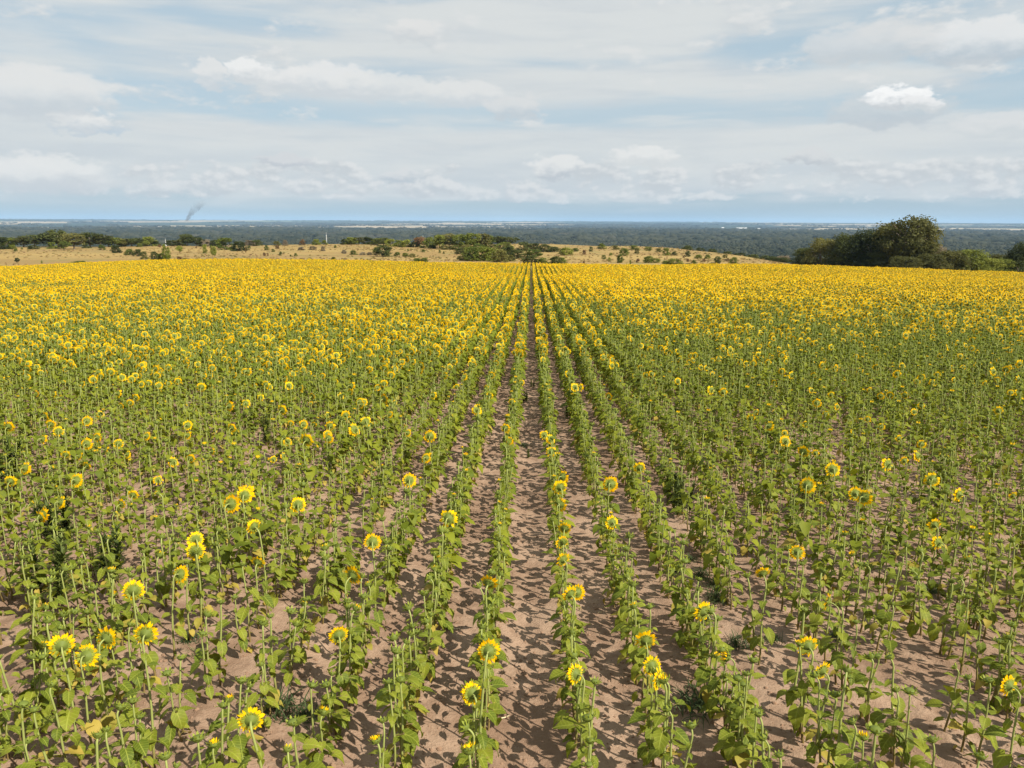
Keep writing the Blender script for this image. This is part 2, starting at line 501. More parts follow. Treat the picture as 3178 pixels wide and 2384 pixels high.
col = nt.mix(nt.ss(rad, 650.0, 900.0), col, valley)
bump = nt.node('ShaderNodeBump'); bump.inputs['Strength'].default_value = 0.9; bump.inputs['Distance'].default_value = 0.03
nt.link(s2 * 0.8 + s3 * 0.5, bump.inputs['Height'])
finish(nt, principled(nt, col, 0.95, 0.08, V(nt, bump.outputs[0])))
gm = build_ground(); gm.materials.append(M_GROUND)
tag(link('ground', gm), kind='structure')

# ------------------------------------------------------------------ sunflower pieces
def leaf_geo(rng, droop=None, pet=None, ny=7, nx=4, width=1.0):
    """leaf of unit blade length: stalk from the origin outwards along +X, heart-shaped blade at its end"""
    droop = rng.uniform(8, 72) if droop is None else droop
    pet = rng.uniform(0.40, 0.75) if pet is None else pet
    a0 = math.radians(rng.uniform(25, 55))
    a1 = math.radians(rng.uniform(-15, 15))
    p = np.zeros(3); path = [p.copy()]
    for i in range(4):
        a = a0 + (a1 - a0) * (i + 0.5) / 4
        p = p + np.array([math.cos(a), 0, math.sin(a)]) * pet / 4
        path.append(p.copy())
    pv, pf = tube(path, [0.032, 0.024, 0.02, 0.019, 0.018], 3, False)
    ts = np.array([0, .10, .26, .46, .68, .87, 1.0])
    hw = np.array([.20, .37, .43, .38, .26, .11, .0]) * width * rng.uniform(0.72, 1.02)
    if ny < 7:
        ts, hw = ts[[0, 2, 4, 6]], hw[[0, 2, 4, 6]]
    sx = np.linspace(-1, 1, nx + 1)
    v = []
    fold = rng.uniform(0.05, 0.38); tw = math.radians(rng.uniform(-25, 25))
    ang = a1 + math.radians(rng.uniform(-10, 5)); c = p.copy(); prev = 0
    wph = rng.uniform(0, 6)
    for k, t in enumerate(ts):
        ang_t = ang - math.radians(droop) * t ** 1.1
        c = c + np.array([math.cos(ang_t), 0, math.sin(ang_t)]) * (t - prev); prev = t
        dirv = np.array([math.cos(ang_t), 0, math.sin(ang_t)]); nrm = np.array([-math.sin(ang_t), 0, math.cos(ang_t)])
        for s in sx:
            w = s * hw[k]
            back = -0.20 * abs(s) if k == 0 else (-0.07 * abs(s) if k == 1 else 0)
            up = fold * abs(w) * 0.8 + 0.035 * math.sin(wph + 7 * t + 3 * s) * abs(s)
            yv, zv = w * math.cos(tw * t), w * math.sin(tw * t)
            ser = 1 + (0.07 if k % 2 else -0.05) * (abs(s) > 0.9)
            v.append(c + np.array([0, yv * ser, 0]) + nrm * (up + zv) + dirv * back)
    f = []
    m = nx + 1
    for k in range(len(ts) - 1):
        for j in range(nx):
            f.append((k * m + j, k * m + j + 1, (k + 1) * m + j + 1, (k + 1) * m + j))
    return (pv, pf), (v, f)

def lathe(prof, n):
    v, f = [], []
    for r, z in prof:
        for j in range(n):
            a = 2 * math.pi * j / n
            v.append((r * math.cos(a), r * math.sin(a), z))
    for i in range(len(prof) - 1):
        for j in range(n):
            j2 = (j + 1) % n
            f.append((i * n + j, i * n + j2, (i + 1) * n + j2, (i + 1) * n + j))
    return v, f
def blade(a, r0, length, w, lift0, lift1, z0, rng, segs=3, hook=0.0):
    """narrow pointed blade leaving a rim of radius r0 at angle a"""
    ca, sa = math.cos(a), math.sin(a)
    er, et, ez = np.array([ca, sa, 0]), np.array([-sa, ca, 0]), np.array([0, 0, 1])
    c = er * r0 + ez * z0
    prof = [0.55, 1.0, 0.85, 0.0] if segs == 3 else [0.8, 1.0, 0.0]
    tw = rng.uniform(-0.5, 0.5); v = []
    for k in range(segs + 1):
        t = k / segs
        al = lift0 + (lift1 - lift0) * t
        hwid = w * prof[k] * 0.5
        side = et * math.cos(tw * t) + (ez * math.cos(al) - er * math.sin(al)) * math.sin(tw * t)
        if k < segs: v += [c - side * hwid, c + side * hwid]
        else: v += [c]
        c = c + (er * math.cos(al) + ez * math.sin(al)) * length / segs
    f = [(2 * k, 2 * k + 1, 2 * k + 3, 2 * k + 2) for k in range(segs - 1)] + [(2 * segs - 2, 2 * segs - 1, 2 * segs)]
    return v, f
def bloom_parts(rng, seg=14, npet=27, lod=0):
    """head in its own frame: +Z is the face, the stalk comes in from -Z. Returns back, bracts, petals, disc"""
    R = 1.0
    back = lathe([(0.16, -0.62), (0.32, -0.50), (0.72, -0.30), (0.98, -0.06), (1.0, 0.06)], seg)
    disc = lathe([(1.0, 0.06), (0.72, 0.20), (0.35, 0.15), (0.001, 0.10)], seg)
    br, pe = Geo(), Geo()
    for i in range(0 if lod else 22):
        a = 2 * math.pi * (i + rng.uniform(-.3, .3)) / 22
        br.add(*blade(a, 0.80, rng.uniform(.45, .75), .28, rng.uniform(-.5, .3), rng.uniform(-.2, .9), -0.22, rng, 2))
    lift = rng.uniform(-0.15, 0.35)
    miss = rng.uniform(0, 0.12)
    for i in range(npet):
        if rng.random() < miss: continue
        a = 2 * math.pi * (i + rng.uniform(-.35, .35)) / npet
        L = rng.uniform(.70, 1.08)
        pe.add(*blade(a, 0.94, L, rng.uniform(.34, .50) * 26 / max(npet, 16), lift + rng.uniform(-.3, .35), lift + rng.uniform(-.6, .6), 0.02, rng, 3 if not lod else 2))
    return back, br, pe, disc
def bud_parts(rng, seg=10, nbr=18, yellow=0.0):
    cup = lathe([(0.22, -0.75), (0.55, -0.60), (0.92, -0.18), (0.95, 0.15), (0.62, 0.42), (0.001, 0.46)], seg)
    br, pe = Geo(), Geo()
    for i in range(nbr):
        a = 2 * math.pi * (i + rng.uniform(-.3, .3)) / nbr * 2
        low = i < nbr // 2
        br.add(*blade(a, 0.85 if low else 0.9, rng.uniform(.7, 1.15), .42, rng.uniform(.0, .7) if low else rng.uniform(.6, 1.2),
                      rng.uniform(-.2, 1.0) if low else rng.uniform(.9, 2.0), -0.25 if low else 0.05, rng, 2))
    if yellow > 0:
        for i in range(12):
            a = 2 * math.pi * (i + rng.uniform(-.3, .3)) / 12
            pe.add(*blade(a, 0.7, rng.uniform(.4, .8) * (0.5 + yellow), .3, rng.uniform(.8, 1.5), rng.uniform(1.0, 2.2), 0.35, rng, 2))
    return cup, br, pe

def stem_curve(rng, h, n, neck):
    """path of a stem of head height about h whose last stretch turns to the direction n"""
    lx, ly = rng.normal(0, .035), rng.normal(0, .035)
    path, up = [np.zeros(3)], None
    m = 6
    hh = h - neck * 0.55
    ph = rng.uniform(0, 6)
    for i in range(1, m + 1):
        t = i / m
        path.append(np.array([lx * t * hh + 0.010 * math.sin(ph + 5 * t), ly * t * hh + 0.010 * math.cos(ph + 4 * t), hh * t]))
    u = path[-1] - path[-2]; u /= np.linalg.norm(u)
    k = 4
    for i in range(1, k + 1):
        t = i / k
        d = u * (1 - t) + n * t
        if np.linalg.norm(d) < .05: d = d + np.array([0, .2, .1])
        d /= np.linalg.norm(d)
        path.append(path[-1] + d * neck / k)
    return np.array(path)
def head_dir(rng, bloom):
    az = math.radians(rng.normal(-10, 23))           # most look away from the camera, a little to the left
    el = math.radians(rng.normal(-2, 17) if bloom else rng.normal(55, 18))
    el = max(min(el, math.radians(85)), math.radians(-30))
    return np.array([math.sin(az) * math.cos(el), math.cos(az) * math.cos(el), math.sin(el)])
def leaf_nodes(rng, path, h, nleaf):
    """spots on a stem: (position, heading, size)"""
    L = []
    z0, z1 = 0.10 * h, path[6][2] * rng.uniform(0.93, 0.99)
    a = rng.uniform(0, 6.28)
    for i in range(nleaf):
        t = i / max(nleaf - 1, 1)
        z = z0 + (z1 - z0) * t ** 0.92 + rng.normal(0, .012)
        zc = min(max(z, 0.02), path[6][2] * 0.999)
        x = np.interp(zc, path[:7, 2], path[:7, 0]); y = np.interp(zc, path[:7, 2], path[:7, 1])
        a += 2.4 + rng.normal(0, .35)
        size = (0.55 + 0.75 * math.sin(math.pi * min(0.93, 0.12 + 0.88 * t)) ** 0.9) * 0.105 * rng.uniform(.5, 1.42)
        if t > 0.85: size *= 0.72
        L.append((np.array([x, y, zc]), a, size, t))
    return L

# ------------------------------------------------------------------ lay the field out
BLOOM_PX = [(120,1612),(309,1983),(261,2029),(213,2010),(446,1991),(424,1847),(520,1784),(606,1677),(609,1703),(795,1760),(817,1645),(1047,1993),(846,2221),
 (1482,2038),(1422,2168),(1772,2096),(1776,1866),(1740,1849),(1736,1653),(1731,1689),(1906,1622),(1513,1818),(1165,1686),(1086,1801),(2040,2086),(2071,2113),(1762,1751),(2013,2002),
 (2500,2011),(2548,2083),(2620,1887),(2201,1913),(2376,1808),(2474,1708),(2897,1633),(2933,1672),(3163,2150),
 (69,1458),(223,1496),(252,1458),(26,1501),(235,1417),(177,1563),(122,1594),(518,1477),(549,1438),(589,1429),(652,1402),(776,1513),(882,1417),(846,1436),(954,1371),(913,1563),(709,1570),(762,1551),(424,1539),(357,1568),(359,1395),(244,1376),(280,1371),(307,1383),(719,1335),(568,1352),(585,1326),(450,1355),(177,1355),(24,1328),(151,1323),(266,1314),(122,1299),(970,1323),(1030,1323),(970,1259),(872,1278),(697,1259),(745,1242),(402,1254),(381,1264),
 (2532,1410),(2482,1403),(2826,1434),(2863,1420),(2781,1429),(2583,1465),(2906,1494),(2875,1490),(2503,1514),(2675,1547),(2653,1543),(2976,1555),(3152,1550),(2368,1323),(2441,1371),(2436,1347),(2501,1316),(2559,1289),(2653,1347),(2728,1326),(2805,1362),(2694,1311),(2607,1260),(2588,1234),(2713,1217),(3094,1277),(3133,1220),(2865,1176),(2404,1193),(2335,1270),(2221,1200),(2248,1220),
 (1890,1504),(1725,1336),(1730,1366),(1732,1393),(1737,1521),(1725,1561),(1732,1482),(1319,1425),(1265,1499),(1342,1351),(1581,1371),(1581,1341),(1156,1294),(1230,1262),(1184,1245),(1114,1254),(1072,1294),(1104,1338),(1379,1590),(1791,1205),(1883,1235),(1994,1462),(1164,1175),(1132,1158),(1297,1138),(1314,1062),(1332,1096),(1606,1106),(1431,1064),(1497,1059)]
BARE_PX = [(0,2090,150,2250),(780,1385,850,1475),(2740,2080,2960,2260),(1170,2050,1245,2110),(2840,1830,2930,1960),(560,1890,690,1960),(250,2180,330,2250),(2270,1900,2360,2000),(880,1890,990,1950)]
def row_list():
    ks = [k for k in range(-230, 231) if k != 0]
    return ks
plants = []            # x, y, z, h, bloom(0/1), yellow tip, row, head size
taken = {}
allk = np.array(row_list()); allx = np.array([row_x(int(k)) for k in allk])
for (bx, by) in BLOOM_PX:
    d = ray(bx, by)
    best = None
    for k, X in zip(allk, allx):
        if d[0] * X <= 0 and abs(X) > 0.5: continue
        if abs(d[0]) < 1e-6: continue
        t = X / d[0]
        if t < 3 or t > 60: continue
        p = CAM + t * d
        h = p[2] - float(terrain(p[0], p[1]))
        want = 0.92
        if 0.55 < h < 1.35:
            s = abs(h - want)
            if best is None or s < best[0]: best = (s, int(k), p[1], h)
    if best is None:                         # looking straight down a row: take the hit at mean head height
        p = ground_hit(bx, by, 0.92)
        k = int(allk[np.argmin(np.abs(allx - p[0]))])
        best = (0, k, p[1], 0.92)
    _, k, y, h = best
    taken.setdefault(k, []).append(y)
    plants.append((row_x(k) + RNG.normal(0, .012), y - 0.04, h, 1, 0, k))
for k, X in zip(allk, allx):
    y0 = 3.4
    ymax = 50.0
    reach = (abs(X) - 3.0) / 0.82
    y = max(y0, reach)
    if y > ymax: continue
    while y < ymax:
        far = sstep(8, 26, y)
        y += max(0.05, RNG.normal(0.160 - 0.005 * far, 0.08))
        if RNG.random() < 0.16 * (1 - far) + 0.03: continue
        if any(abs(y - t) < 0.13 for t in taken.get(int(k), ())): continue
        p = sstep(8, 56, y * (1.2 if X < 0 else 0.78) * (0.75 + 0.5 * float(vnoise(X / 7, y / 7, 3))))
        p *= 0.2 + 1.3 * float(fbm(X / 2.6, y / 1.8, 17, 2)); p *= (0.25 + 1.5 * float(vnoise(k * 0.97, y / 5.0, 8))) * (0 if y < 11.5 else 1)
        b = int(RNG.random() < p)
        hh = 0.81 + 0.18 * far + 0.16 * sstep(18, 48, y) + RNG.normal(0, .11)
        if not b and RNG.random() < 0.12 and y < 14: hh *= 0.75
        yl = 1 if (not b and RNG.random() < 0.14) else 0
        plants.append((X + RNG.normal(0, .022), y, max(hh, .4), b, yl, int(k)))
PA = np.array(plants, float)
PZ = terrain(PA[:, 0], PA[:, 1], True)
gx, gy, gd = project(np.stack([PA[:, 0], PA[:, 1], PZ], 1))
keep = np.ones(len(PA), bool)
for (x0, y0, x1, y1) in BARE_PX:
    keep &= ~((gx > x0) & (gx < x1) & (gy > y0) & (gy < y1) & (PA[:, 3] == 0))
PA, PZ, gx, gy, gd = PA[keep], PZ[keep], gx[keep], gy[keep], gd[keep]
tx, ty, td = project(np.stack([PA[:, 0], PA[:, 1], PZ + PA[:, 2]], 1))
inview = (np.maximum(gx, tx) > -20) & (np.minimum(gx, tx) < 3198) & (ty < 2384) & (gd > 1)
inview &= (np.minimum(gx, tx) > -60) & (np.maximum(gx, tx) < 3240)
order = np.where(inview)[0][np.argsort(gd[inview])]
SOLO = set(order[:300].tolist())

# ------------------------------------------------------------------ the 300 nearest plants, one by one
LEAF_MESH, LEAF_MESH_Y = [], []
lr = np.random.default_rng(11)
for i in range(14):
    (pv, pf), (bv, bf) = leaf_geo(lr)
    for mats, lst in (((M_STEM, M_LEAFV), LEAF_MESH), ((M_STEM, M_LEAFY), LEAF_MESH_Y)):
        lst.append(Geo().add(pv, pf, 0).add(bv, bf, 1).mesh('leaf', mats))
BLOOM_MESH, BUD_MESH = [], []
for i in range(10):
    back, br, pe, disc = bloom_parts(lr)
    BLOOM_MESH.append((Geo().add(*back).mesh('flower_head', [M_HEAD]), br.mesh('bracts', [M_BRACT]), pe.mesh('petals', [M_PETAL]), Geo().add(*disc).mesh('seed_disc', [M_DISC])))
for i in range(10):
    cup, br, pe = bud_parts(lr, yellow=0.0 if i < 6 else 0.8)
    BUD_MESH.append((Geo().add(*cup).mesh('flower_bud', [M_HEAD]), br.mesh('bracts', [M_BRACT]), pe.mesh('petals', [M_PETAL]) if pe.n else None))

NUMW = ['', 'first', 'second', 'third', 'fourth', 'fifth', 'sixth', 'seventh', 'eighth', 'ninth', 'tenth', 'eleventh', 'twelfth', 'thirteenth', 'fourteenth', 'fifteenth', 'sixteenth', 'seventeenth', 'eighteenth', 'nineteenth', 'twentieth']
def ordw(n):
    if n <= 20: return NUMW[n]
    return '%d%s' % (n, {1: 'st', 2: 'nd', 3: 'rd'}.get(n % 10 if n % 100 not in (11, 12, 13) else 0, 'th'))
def row_words(k):
    return '%s row %s of central track' % (ordw(abs(k)), 'left' if k < 0 else 'right')
count = {}
for idx in sorted(SOLO, key=lambda i: PA[i, 1]):
    x, y, h, b, yl, k = PA[idx]; k = int(k); b = int(b); yl = int(yl)
    rng = np.random.default_rng(1000 + int(idx))
    key = (k, b, yl if not b else 0)
    count[key] = count.get(key, 0) + 1
    e = bpy.data.objects.new('sunflower', None)
    e.empty_display_size = 0.1
    COL.objects.link(e)
    e.location = (x, y, PZ[idx] - 0.004)
    e.rotation_euler = (0 if b else rng.normal(0, .045), 0 if b else rng.normal(0, .045), 0)
    what = 'yellow blooming sunflower' if b else ('yellow-tipped budding sunflower' if yl else 'green budding sunflower')
    tag(e, '%s, %s from near end, %s' % (what, ordw(count[key]), row_words(k)), 'sunflower', 'sunflowers at the near end of the field')
    n = head_dir(rng, b)
    neck = rng.uniform(.07, .13) if b else rng.uniform(.04, .09)
    path = stem_curve(rng, h, n, neck)
    rs = rng.uniform(.85, 1.15) * (0.75 + 0.25 * h)
    rads = list(np.linspace(.0125, .0085, 7) * rs) + list(np.linspace(.0085, .0075, 5)[1:] * rs)
    st = link('stem', Geo().add(*tube(path, rads, 6, False)).mesh('stem', [M_STEM]), e)
    nl = int(round(rng.normal(13.5, 1.6) * (0.65 + 0.35 * h / .85)))
    for (p, a, s, t) in leaf_nodes(rng, path, h, max(nl, 6)):
        yel = t < 0.30 and rng.random() < 0.34
        me = (LEAF_MESH_Y if yel else LEAF_MESH)[rng.integers(14)]
        M = Matrix.Translation(p) @ Matrix.Rotation(a, 4, 'Z') @ Matrix.Rotation(rng.normal(0.05 + 0.18 * (1 - t), .22), 4, 'Y') @ Matrix.Diagonal((s, s * rng.uniform(.85, 1.15), s, 1))
        link('leaf', me, e, M)
    if b:
        hs = rng.uniform(.050, .064)
        hb, br, pe, di = BLOOM_MESH[rng.integers(10)]
        M = Matrix.Translation(path[-1] + n * hs * 0.55) @ frame_z(n, rng.uniform(0, 6.28)) @ Matrix.Diagonal((hs, hs, hs, 1))
        ho = link('flower_head', hb, e, M)
        link('bracts', br, ho)['kind'] = 'stuff'; link('petals', pe, ho)['kind'] = 'stuff'; link('seed_disc', di, ho)
    else:
        hs = rng.uniform(.030, .049)
        hb, br, pe = BUD_MESH[rng.integers(6, 10) if yl else rng.integers(0, 6)]
        M = Matrix.Translation(path[-1] + n * hs * 0.6) @ frame_z(n, rng.uniform(0, 6.28)) @ Matrix.Diagonal((hs, hs, hs * 0.9, 1))
        ho = link('flower_bud', hb, e, M)
        link('bracts', br, ho)['kind'] = 'stuff'
        if pe: link('petals', pe, ho)['kind'] = 'stuff'

# ------------------------------------------------------------------ the rest of the field: one mass of plants
PROTO = bpy.data.collections.new('sunflower_kinds')       # not linked to the scene
def plant_geo(rng, bloom, yl, G=None, M=None, h=None, lod=0):
    G = G or Geo()
    M = np.eye(4) if M is None else M
    h = h or rng.normal(.95, .05)
    n = head_dir(rng, bloom)
    neck = rng.uniform(.07, .13) if bloom else rng.uniform(.04, .09)
    path = stem_curve(rng, h * (1.07 if bloom and lod else 1.0), n, neck)
    if lod == 0:
        G.add(*tube(path, list(np.linspace(.0115, .0078, 7)) + [.0078] * 4, 5, False), 0, M)
        for (p, a, s, t) in leaf_nodes(rng, path, h, int(rng.integers(13, 18))):
            (pv, pf), (bv, bf) = leaf_geo(rng, ny=5, nx=2)
            L = np.array(Matrix.Translation(p) @ Matrix.Rotation(a, 4, 'Z') @ Matrix.Rotation(rng.normal(0.05 + 0.18 * (1 - t), .22), 4, 'Y') @ Matrix.Scale(s * 1.1, 4))
            G.add(pv, pf, 0, M @ L).add(bv, bf, 2 if (t < .22 and rng.random() < .3) else 1, M @ L)
    else:
        G.add(*tube(path[[0, 3, 6, 8, 10]], [.012, .011, .010, .009, .009], 3, False), 0, M)
        for (p, a, s, t) in leaf_nodes(rng, path, h * .90, 9):
            s *= 1.85
            L = np.array(Matrix.Translation(p) @ Matrix.Rotation(a, 4, 'Z') @ Matrix.Rotation(rng.normal(0.25, .25), 4, 'Y') @ Matrix.Scale(s, 4))
            G.add([(0, 0, 0), (.6, -.42, .12), (.65, 0, .18), (.6, .42, .12), (1.45, 0, -.25)], [(0, 1, 2), (0, 2, 3), (1, 4, 2), (2, 4, 3)], 1, M @ L)
    hs = (rng.uniform(.050, .064) if bloom else rng.uniform(.030, .049)) * (1.0 if lod == 0 else 1.25)
    HM = M @ np.array(Matrix.Translation(path[-1] + n * hs * .55) @ frame_z(n, rng.uniform(0, 6.28)) @ Matrix.Scale(hs, 4))
    if bloom:
        back, br, pe, disc = bloom_parts(rng, 10 if lod == 0 else 6, 20 if lod == 0 else 11, lod)
        if lod:
            back = lathe([(0.16, -0.6), (0.85, -0.25), (1.0, 0.05)], 6); disc = ([(math.cos(i * 1.047), math.sin(i * 1.047), .06) for i in range(6)], [(0, 1, 2, 3, 4, 5)])
        G.add(*back, 3, HM)
        if br.n: G.add(np.concatenate(br.v), br.f, 5, HM)
        G.add(np.concatenate(pe.v), pe.f, 4, HM)
        G.add(*disc, 6, HM)
    else:
        cup, br, pe = bud_parts(rng, 8 if lod == 0 else 5, 14 if lod == 0 else 6, 0.8 if yl else 0)
        G.add(*cup, 3, HM); G.add(np.concatenate(br.v), br.f, 5, HM)
        if pe.n: G.add(np.concatenate(pe.v), pe.f, 4, HM)
    return G
pr = np.random.default_rng(21)
NB, ND, NY = 10, 12, 4
protos = []
def proto(me):
    o = bpy.data.objects.new('kind_%03d' % len(protos), me); PROTO.objects.link(o); protos.append(o)
for i in range(NB): proto(plant_geo(pr, 1, 0).mesh('sunflower_blooming', PLANT_MATS))
for i in range(ND): proto(plant_geo(pr, 0, 0).mesh('sunflower_budding', PLANT_MATS))
for i in range(NY): proto(plant_geo(pr, 0, 1).mesh('sunflower_opening', PLANT_MATS))
CH0, CLS, CV, CL, CN = NB + ND + NY, 5, 4, 2.1, 9          # stretches of row, by share of open flowers
for c_ in range(CLS):
    for v_ in range(CV):
        G = Geo()
        for i in range(CN):
            yy = (i + .5) * CL / CN + pr.normal(0, .05)
            Mx = np.eye(4); Mx[:3, 3] = (pr.normal(0, .035), yy, 0)
            plant_geo(pr, int(pr.random() < (0.12, 0.38, 0.64, 0.86, 1.0)[c_]), 0, G, Mx, pr.normal(1.14, .07), 1)
        proto(G.mesh('sunflower_row_stretch', PLANT_MATS))
pts, rot, scl, var = [], [], [], []
for i in range(len(PA)):
    if i in SOLO: continue
    x, y, h, b, yl, k = PA[i]
    pts.append((x, y, PZ[i])); rot.append((RNG.normal(0, .035), RNG.normal(0, .03), RNG.normal(0, .25)))
    s = h / 0.95
    scl.append((s * (1 if RNG.random() < .5 else -1), s, s))
    var.append(RNG.integers(NB) if b else (NB + ND + RNG.integers(NY) if yl else NB + RNG.integers(ND)))
for k, X in zip(allk, allx):
    y = max(50.0, (abs(X) - 4.0) / 0.82) + RNG.uniform(-.3, .3)
    yend = FIELD_END - CL + 2.4 * float(vnoise(k * .7, 3.3, 55)) - 1.2
    while y < yend:
        p = sstep(6, 56, y * (1.06 if X < 0 else 0.95) * (0.72 + 0.56 * float(fbm(X / 16, y / 11, 3, 2))))
        p = p * (0.55 + 0.7 * float(vnoise(k * 0.97, y / 9.0, 8)))
        if float(fbm(X / 13, y / 5.5, 77, 2)) > 0.63 and y < 95: p *= 0.55
        c_ = int(np.clip(round(p * 4 + RNG.normal(0, .45)), 0, 4))
        xx = X + RNG.normal(0, .012)
        za, zb = terrain(np.array([xx, xx]), np.array([y, y + CL]))
        pts.append((xx, y, float(za))); rot.append((math.atan2(float(zb - za), CL), 0, 0))
        s = RNG.uniform(.93, 1.07) * (0.86 + 0.26 * float(fbm(X / 9, y / 9, 44, 2)))
        scl.append((s, 1.0, s)); var.append(CH0 + c_ * CV + RNG.integers(CV))
        y += CL
def instancer(name, pts, rot, scl, var, collection):
    me = bpy.data.meshes.new(name)
    me.from_pydata([tuple(map(float, p)) for p in pts], [], [])
    for nm, ty, arr, fld in (('rot', 'FLOAT_VECTOR', rot, 'vector'), ('scl', 'FLOAT_VECTOR', scl, 'vector'), ('var', 'INT', var, 'value')):
        at = me.attributes.new(nm, ty, 'POINT')
        at.data.foreach_set(fld, np.asarray(arr, np.int32 if ty == 'INT' else np.float32).ravel())
    o = link(name, me)
    ng = bpy.data.node_groups.new(name, 'GeometryNodeTree')
    ng.interface.new_socket('Geometry', in_out='INPUT', socket_type='NodeSocketGeometry')
    ng.interface.new_socket('Geometry', in_out='OUTPUT', socket_type='NodeSocketGeometry')
    gi, go = ng.nodes.new('NodeGroupInput'), ng.nodes.new('NodeGroupOutput')
    ip = ng.nodes.new('GeometryNodeInstanceOnPoints'); ci = ng.nodes.new('GeometryNodeCollectionInfo')
    ci.inputs['Collection'].default_value = collection
    ci.inputs['Separate Children'].default_value = True
    ci.inputs['Reset Children'].default_value = True
    ip.inputs['Pick Instance'].default_value = True
    for nm, ty, sock in (('rot', 'FLOAT_VECTOR', 'Rotation'), ('scl', 'FLOAT_VECTOR', 'Scale'), ('var', 'INT', 'Instance Index')):
        na = ng.nodes.new('GeometryNodeInputNamedAttribute'); na.data_type = ty
        na.inputs['Name'].default_value = nm
        ng.links.new(na.outputs['Attribute'], ip.inputs[sock])
    ng.links.new(gi.outputs[0], ip.inputs['Points']); ng.links.new(ci.outputs[0], ip.inputs['Instance'])
    ng.links.new(ip.outputs[0], go.inputs[0])
    md = o.modifiers.new('plants', 'NODES'); md.node_group = ng
    return o
sf = instancer('sunflower_crop', pts, rot, scl, var, PROTO)
tag(sf, 'dense rows of yellow sunflowers filling the field to its far edge', 'sunflowers', kind='stuff')

# ------------------------------------------------------------------ trees and bushes
M_BARK = plain_mat('bark', (0.16, 0.125, 0.09), 0.9, 0.1, 0.3, 6)
TREE_MATS = {
    'green': foliage_mat('foliage_green', (0.070, 0.095, 0.016), (0.165, 0.185, 0.030)),
    'light': foliage_mat('foliage_light_green', (0.115, 0.140, 0.020), (0.220, 0.235, 0.038)),
    'dark': foliage_mat('foliage_dark_green', (0.034, 0.046, 0.014), (0.082, 0.095, 0.024)),
    'olive': foliage_mat('foliage_olive', (0.060, 0.064, 0.018), (0.160, 0.150, 0.040)),
    'brown': foliage_mat('foliage_reddish_brown', (0.110, 0.070, 0.034), (0.21, 0.12, 0.055)),
    'grey': foliage_mat('foliage_grey_dry', (0.130, 0.105, 0.070), (0.25, 0.205, 0.135)),
}
def crown_mesh(name, seed, kind, nclump, nleaf, size):
    """leaf-clump crown inside a unit box: base at z=0, top near z=1, radius about 0.5"""
    rng = np.random.default_rng(seed)
    C = []
    for i in range(nclump):
        a = rng.uniform(0, 6.283); u = rng.uniform(0, 1)
        if kind == 'bush':
            z = rng.uniform(0.02, 0.86); rad = 0.46 * math.sqrt(max(0.02, 1 - (z / 0.95) ** 2)) 
        elif kind == 'tall':
            z = rng.uniform(0.12, 0.92); rad = 0.36 * (math.sin(math.pi * (0.12 + 0.80 * z)) ** 0.7)
        else:
            z = rng.uniform(0.26, 0.90); q = (z - 0.58) / 0.36; rad = 0.46 * math.sqrt(max(0.03, 1 - q * q))
        rad *= (0.82 + 0.42 * math.sin(a * 2 + seed) * math.sin(a * 3 + seed * 1.7))
        d = rad * (0.45 + 0.55 * u ** 0.5)
        C.append((d * math.cos(a), d * math.sin(a), z, rng.uniform(.085, .165)))
    V_, F_ = [], []
    for (cx, cy, cz, cr) in C:
        for j in range(nleaf):
            d = rng.normal(size=3); d /= np.linalg.norm(d)
            p = np.array([cx, cy, cz]) + d * cr * rng.uniform(.55, 1.08) * np.array([1, 1, .75])
            if p[2] < 0.005: p[2] = abs(p[2]) * 0.5
            nrm = d + rng.normal(0, .55, 3) + np.array([0, 0, .35]); nrm /= np.linalg.norm(nrm)
            t = np.cross(nrm, rng.normal(size=3)); t /= np.linalg.norm(t); b = np.cross(nrm, t)
            s = size * rng.uniform(.6, 1.4)
            n0 = len(V_)
            V_ += [p - t * s, p - b * s * .55, p + t * s, p + b * s * .6 + nrm * s * .15]
            F_.append((n0, n0 + 1, n0 + 2, n0 + 3))
    return mesh_np(name, V_, F_, [TREE_MATS['green']], None, False)
def trunk_mesh(seed, kind):
    rng = np.random.default_rng(seed)
    G = Geo()
    if kind == 'bush':
        for i in range(5):
            a = rng.uniform(0, 6.28); l = rng.uniform(.35, .6)
            G.add(*tube([(0.03 * math.cos(a), 0.03 * math.sin(a), -.02), (.12 * math.cos(a), .12 * math.sin(a), l * .5), (.26 * math.cos(a), .26 * math.sin(a), l)], [.022, .015, .006], 5))
    else:
        G.add(*tube([(0, 0, -.03), (.01, .01, .2), (-.01, .02, .45), (.01, 0, .8)], [.036, .028, .022, .006], 7))
        for i in range(7):
            a = rng.uniform(0, 6.28); z = rng.uniform(.22, .6)
            G.add(*tube([(0, 0, z), (.15 * math.cos(a), .15 * math.sin(a), z + .12), (.32 * math.cos(a), .32 * math.sin(a), z + .22)], [.014, .010, .004], 5))
    return G.mesh('trunk', [M_BARK])
CROWNS = {k: [crown_mesh('crown', 50 + i * 7 + len(k), k, 54 if k != 'tall' else 44, 30, .042) for i in range(n)] for k, n in (('bush', 7), ('round', 6), ('tall', 3))}
TRUNKS = {k: [trunk_mesh(80 + i, k) for i in range(3)] for k in CROWNS}
BIG = {k: [crown_mesh('crown', 150 + i * 3 + len(k), k, 130, 56, .021) for i in range(2)] for k in ('bush', 'round')}
tree_rng = np.random.default_rng(5)
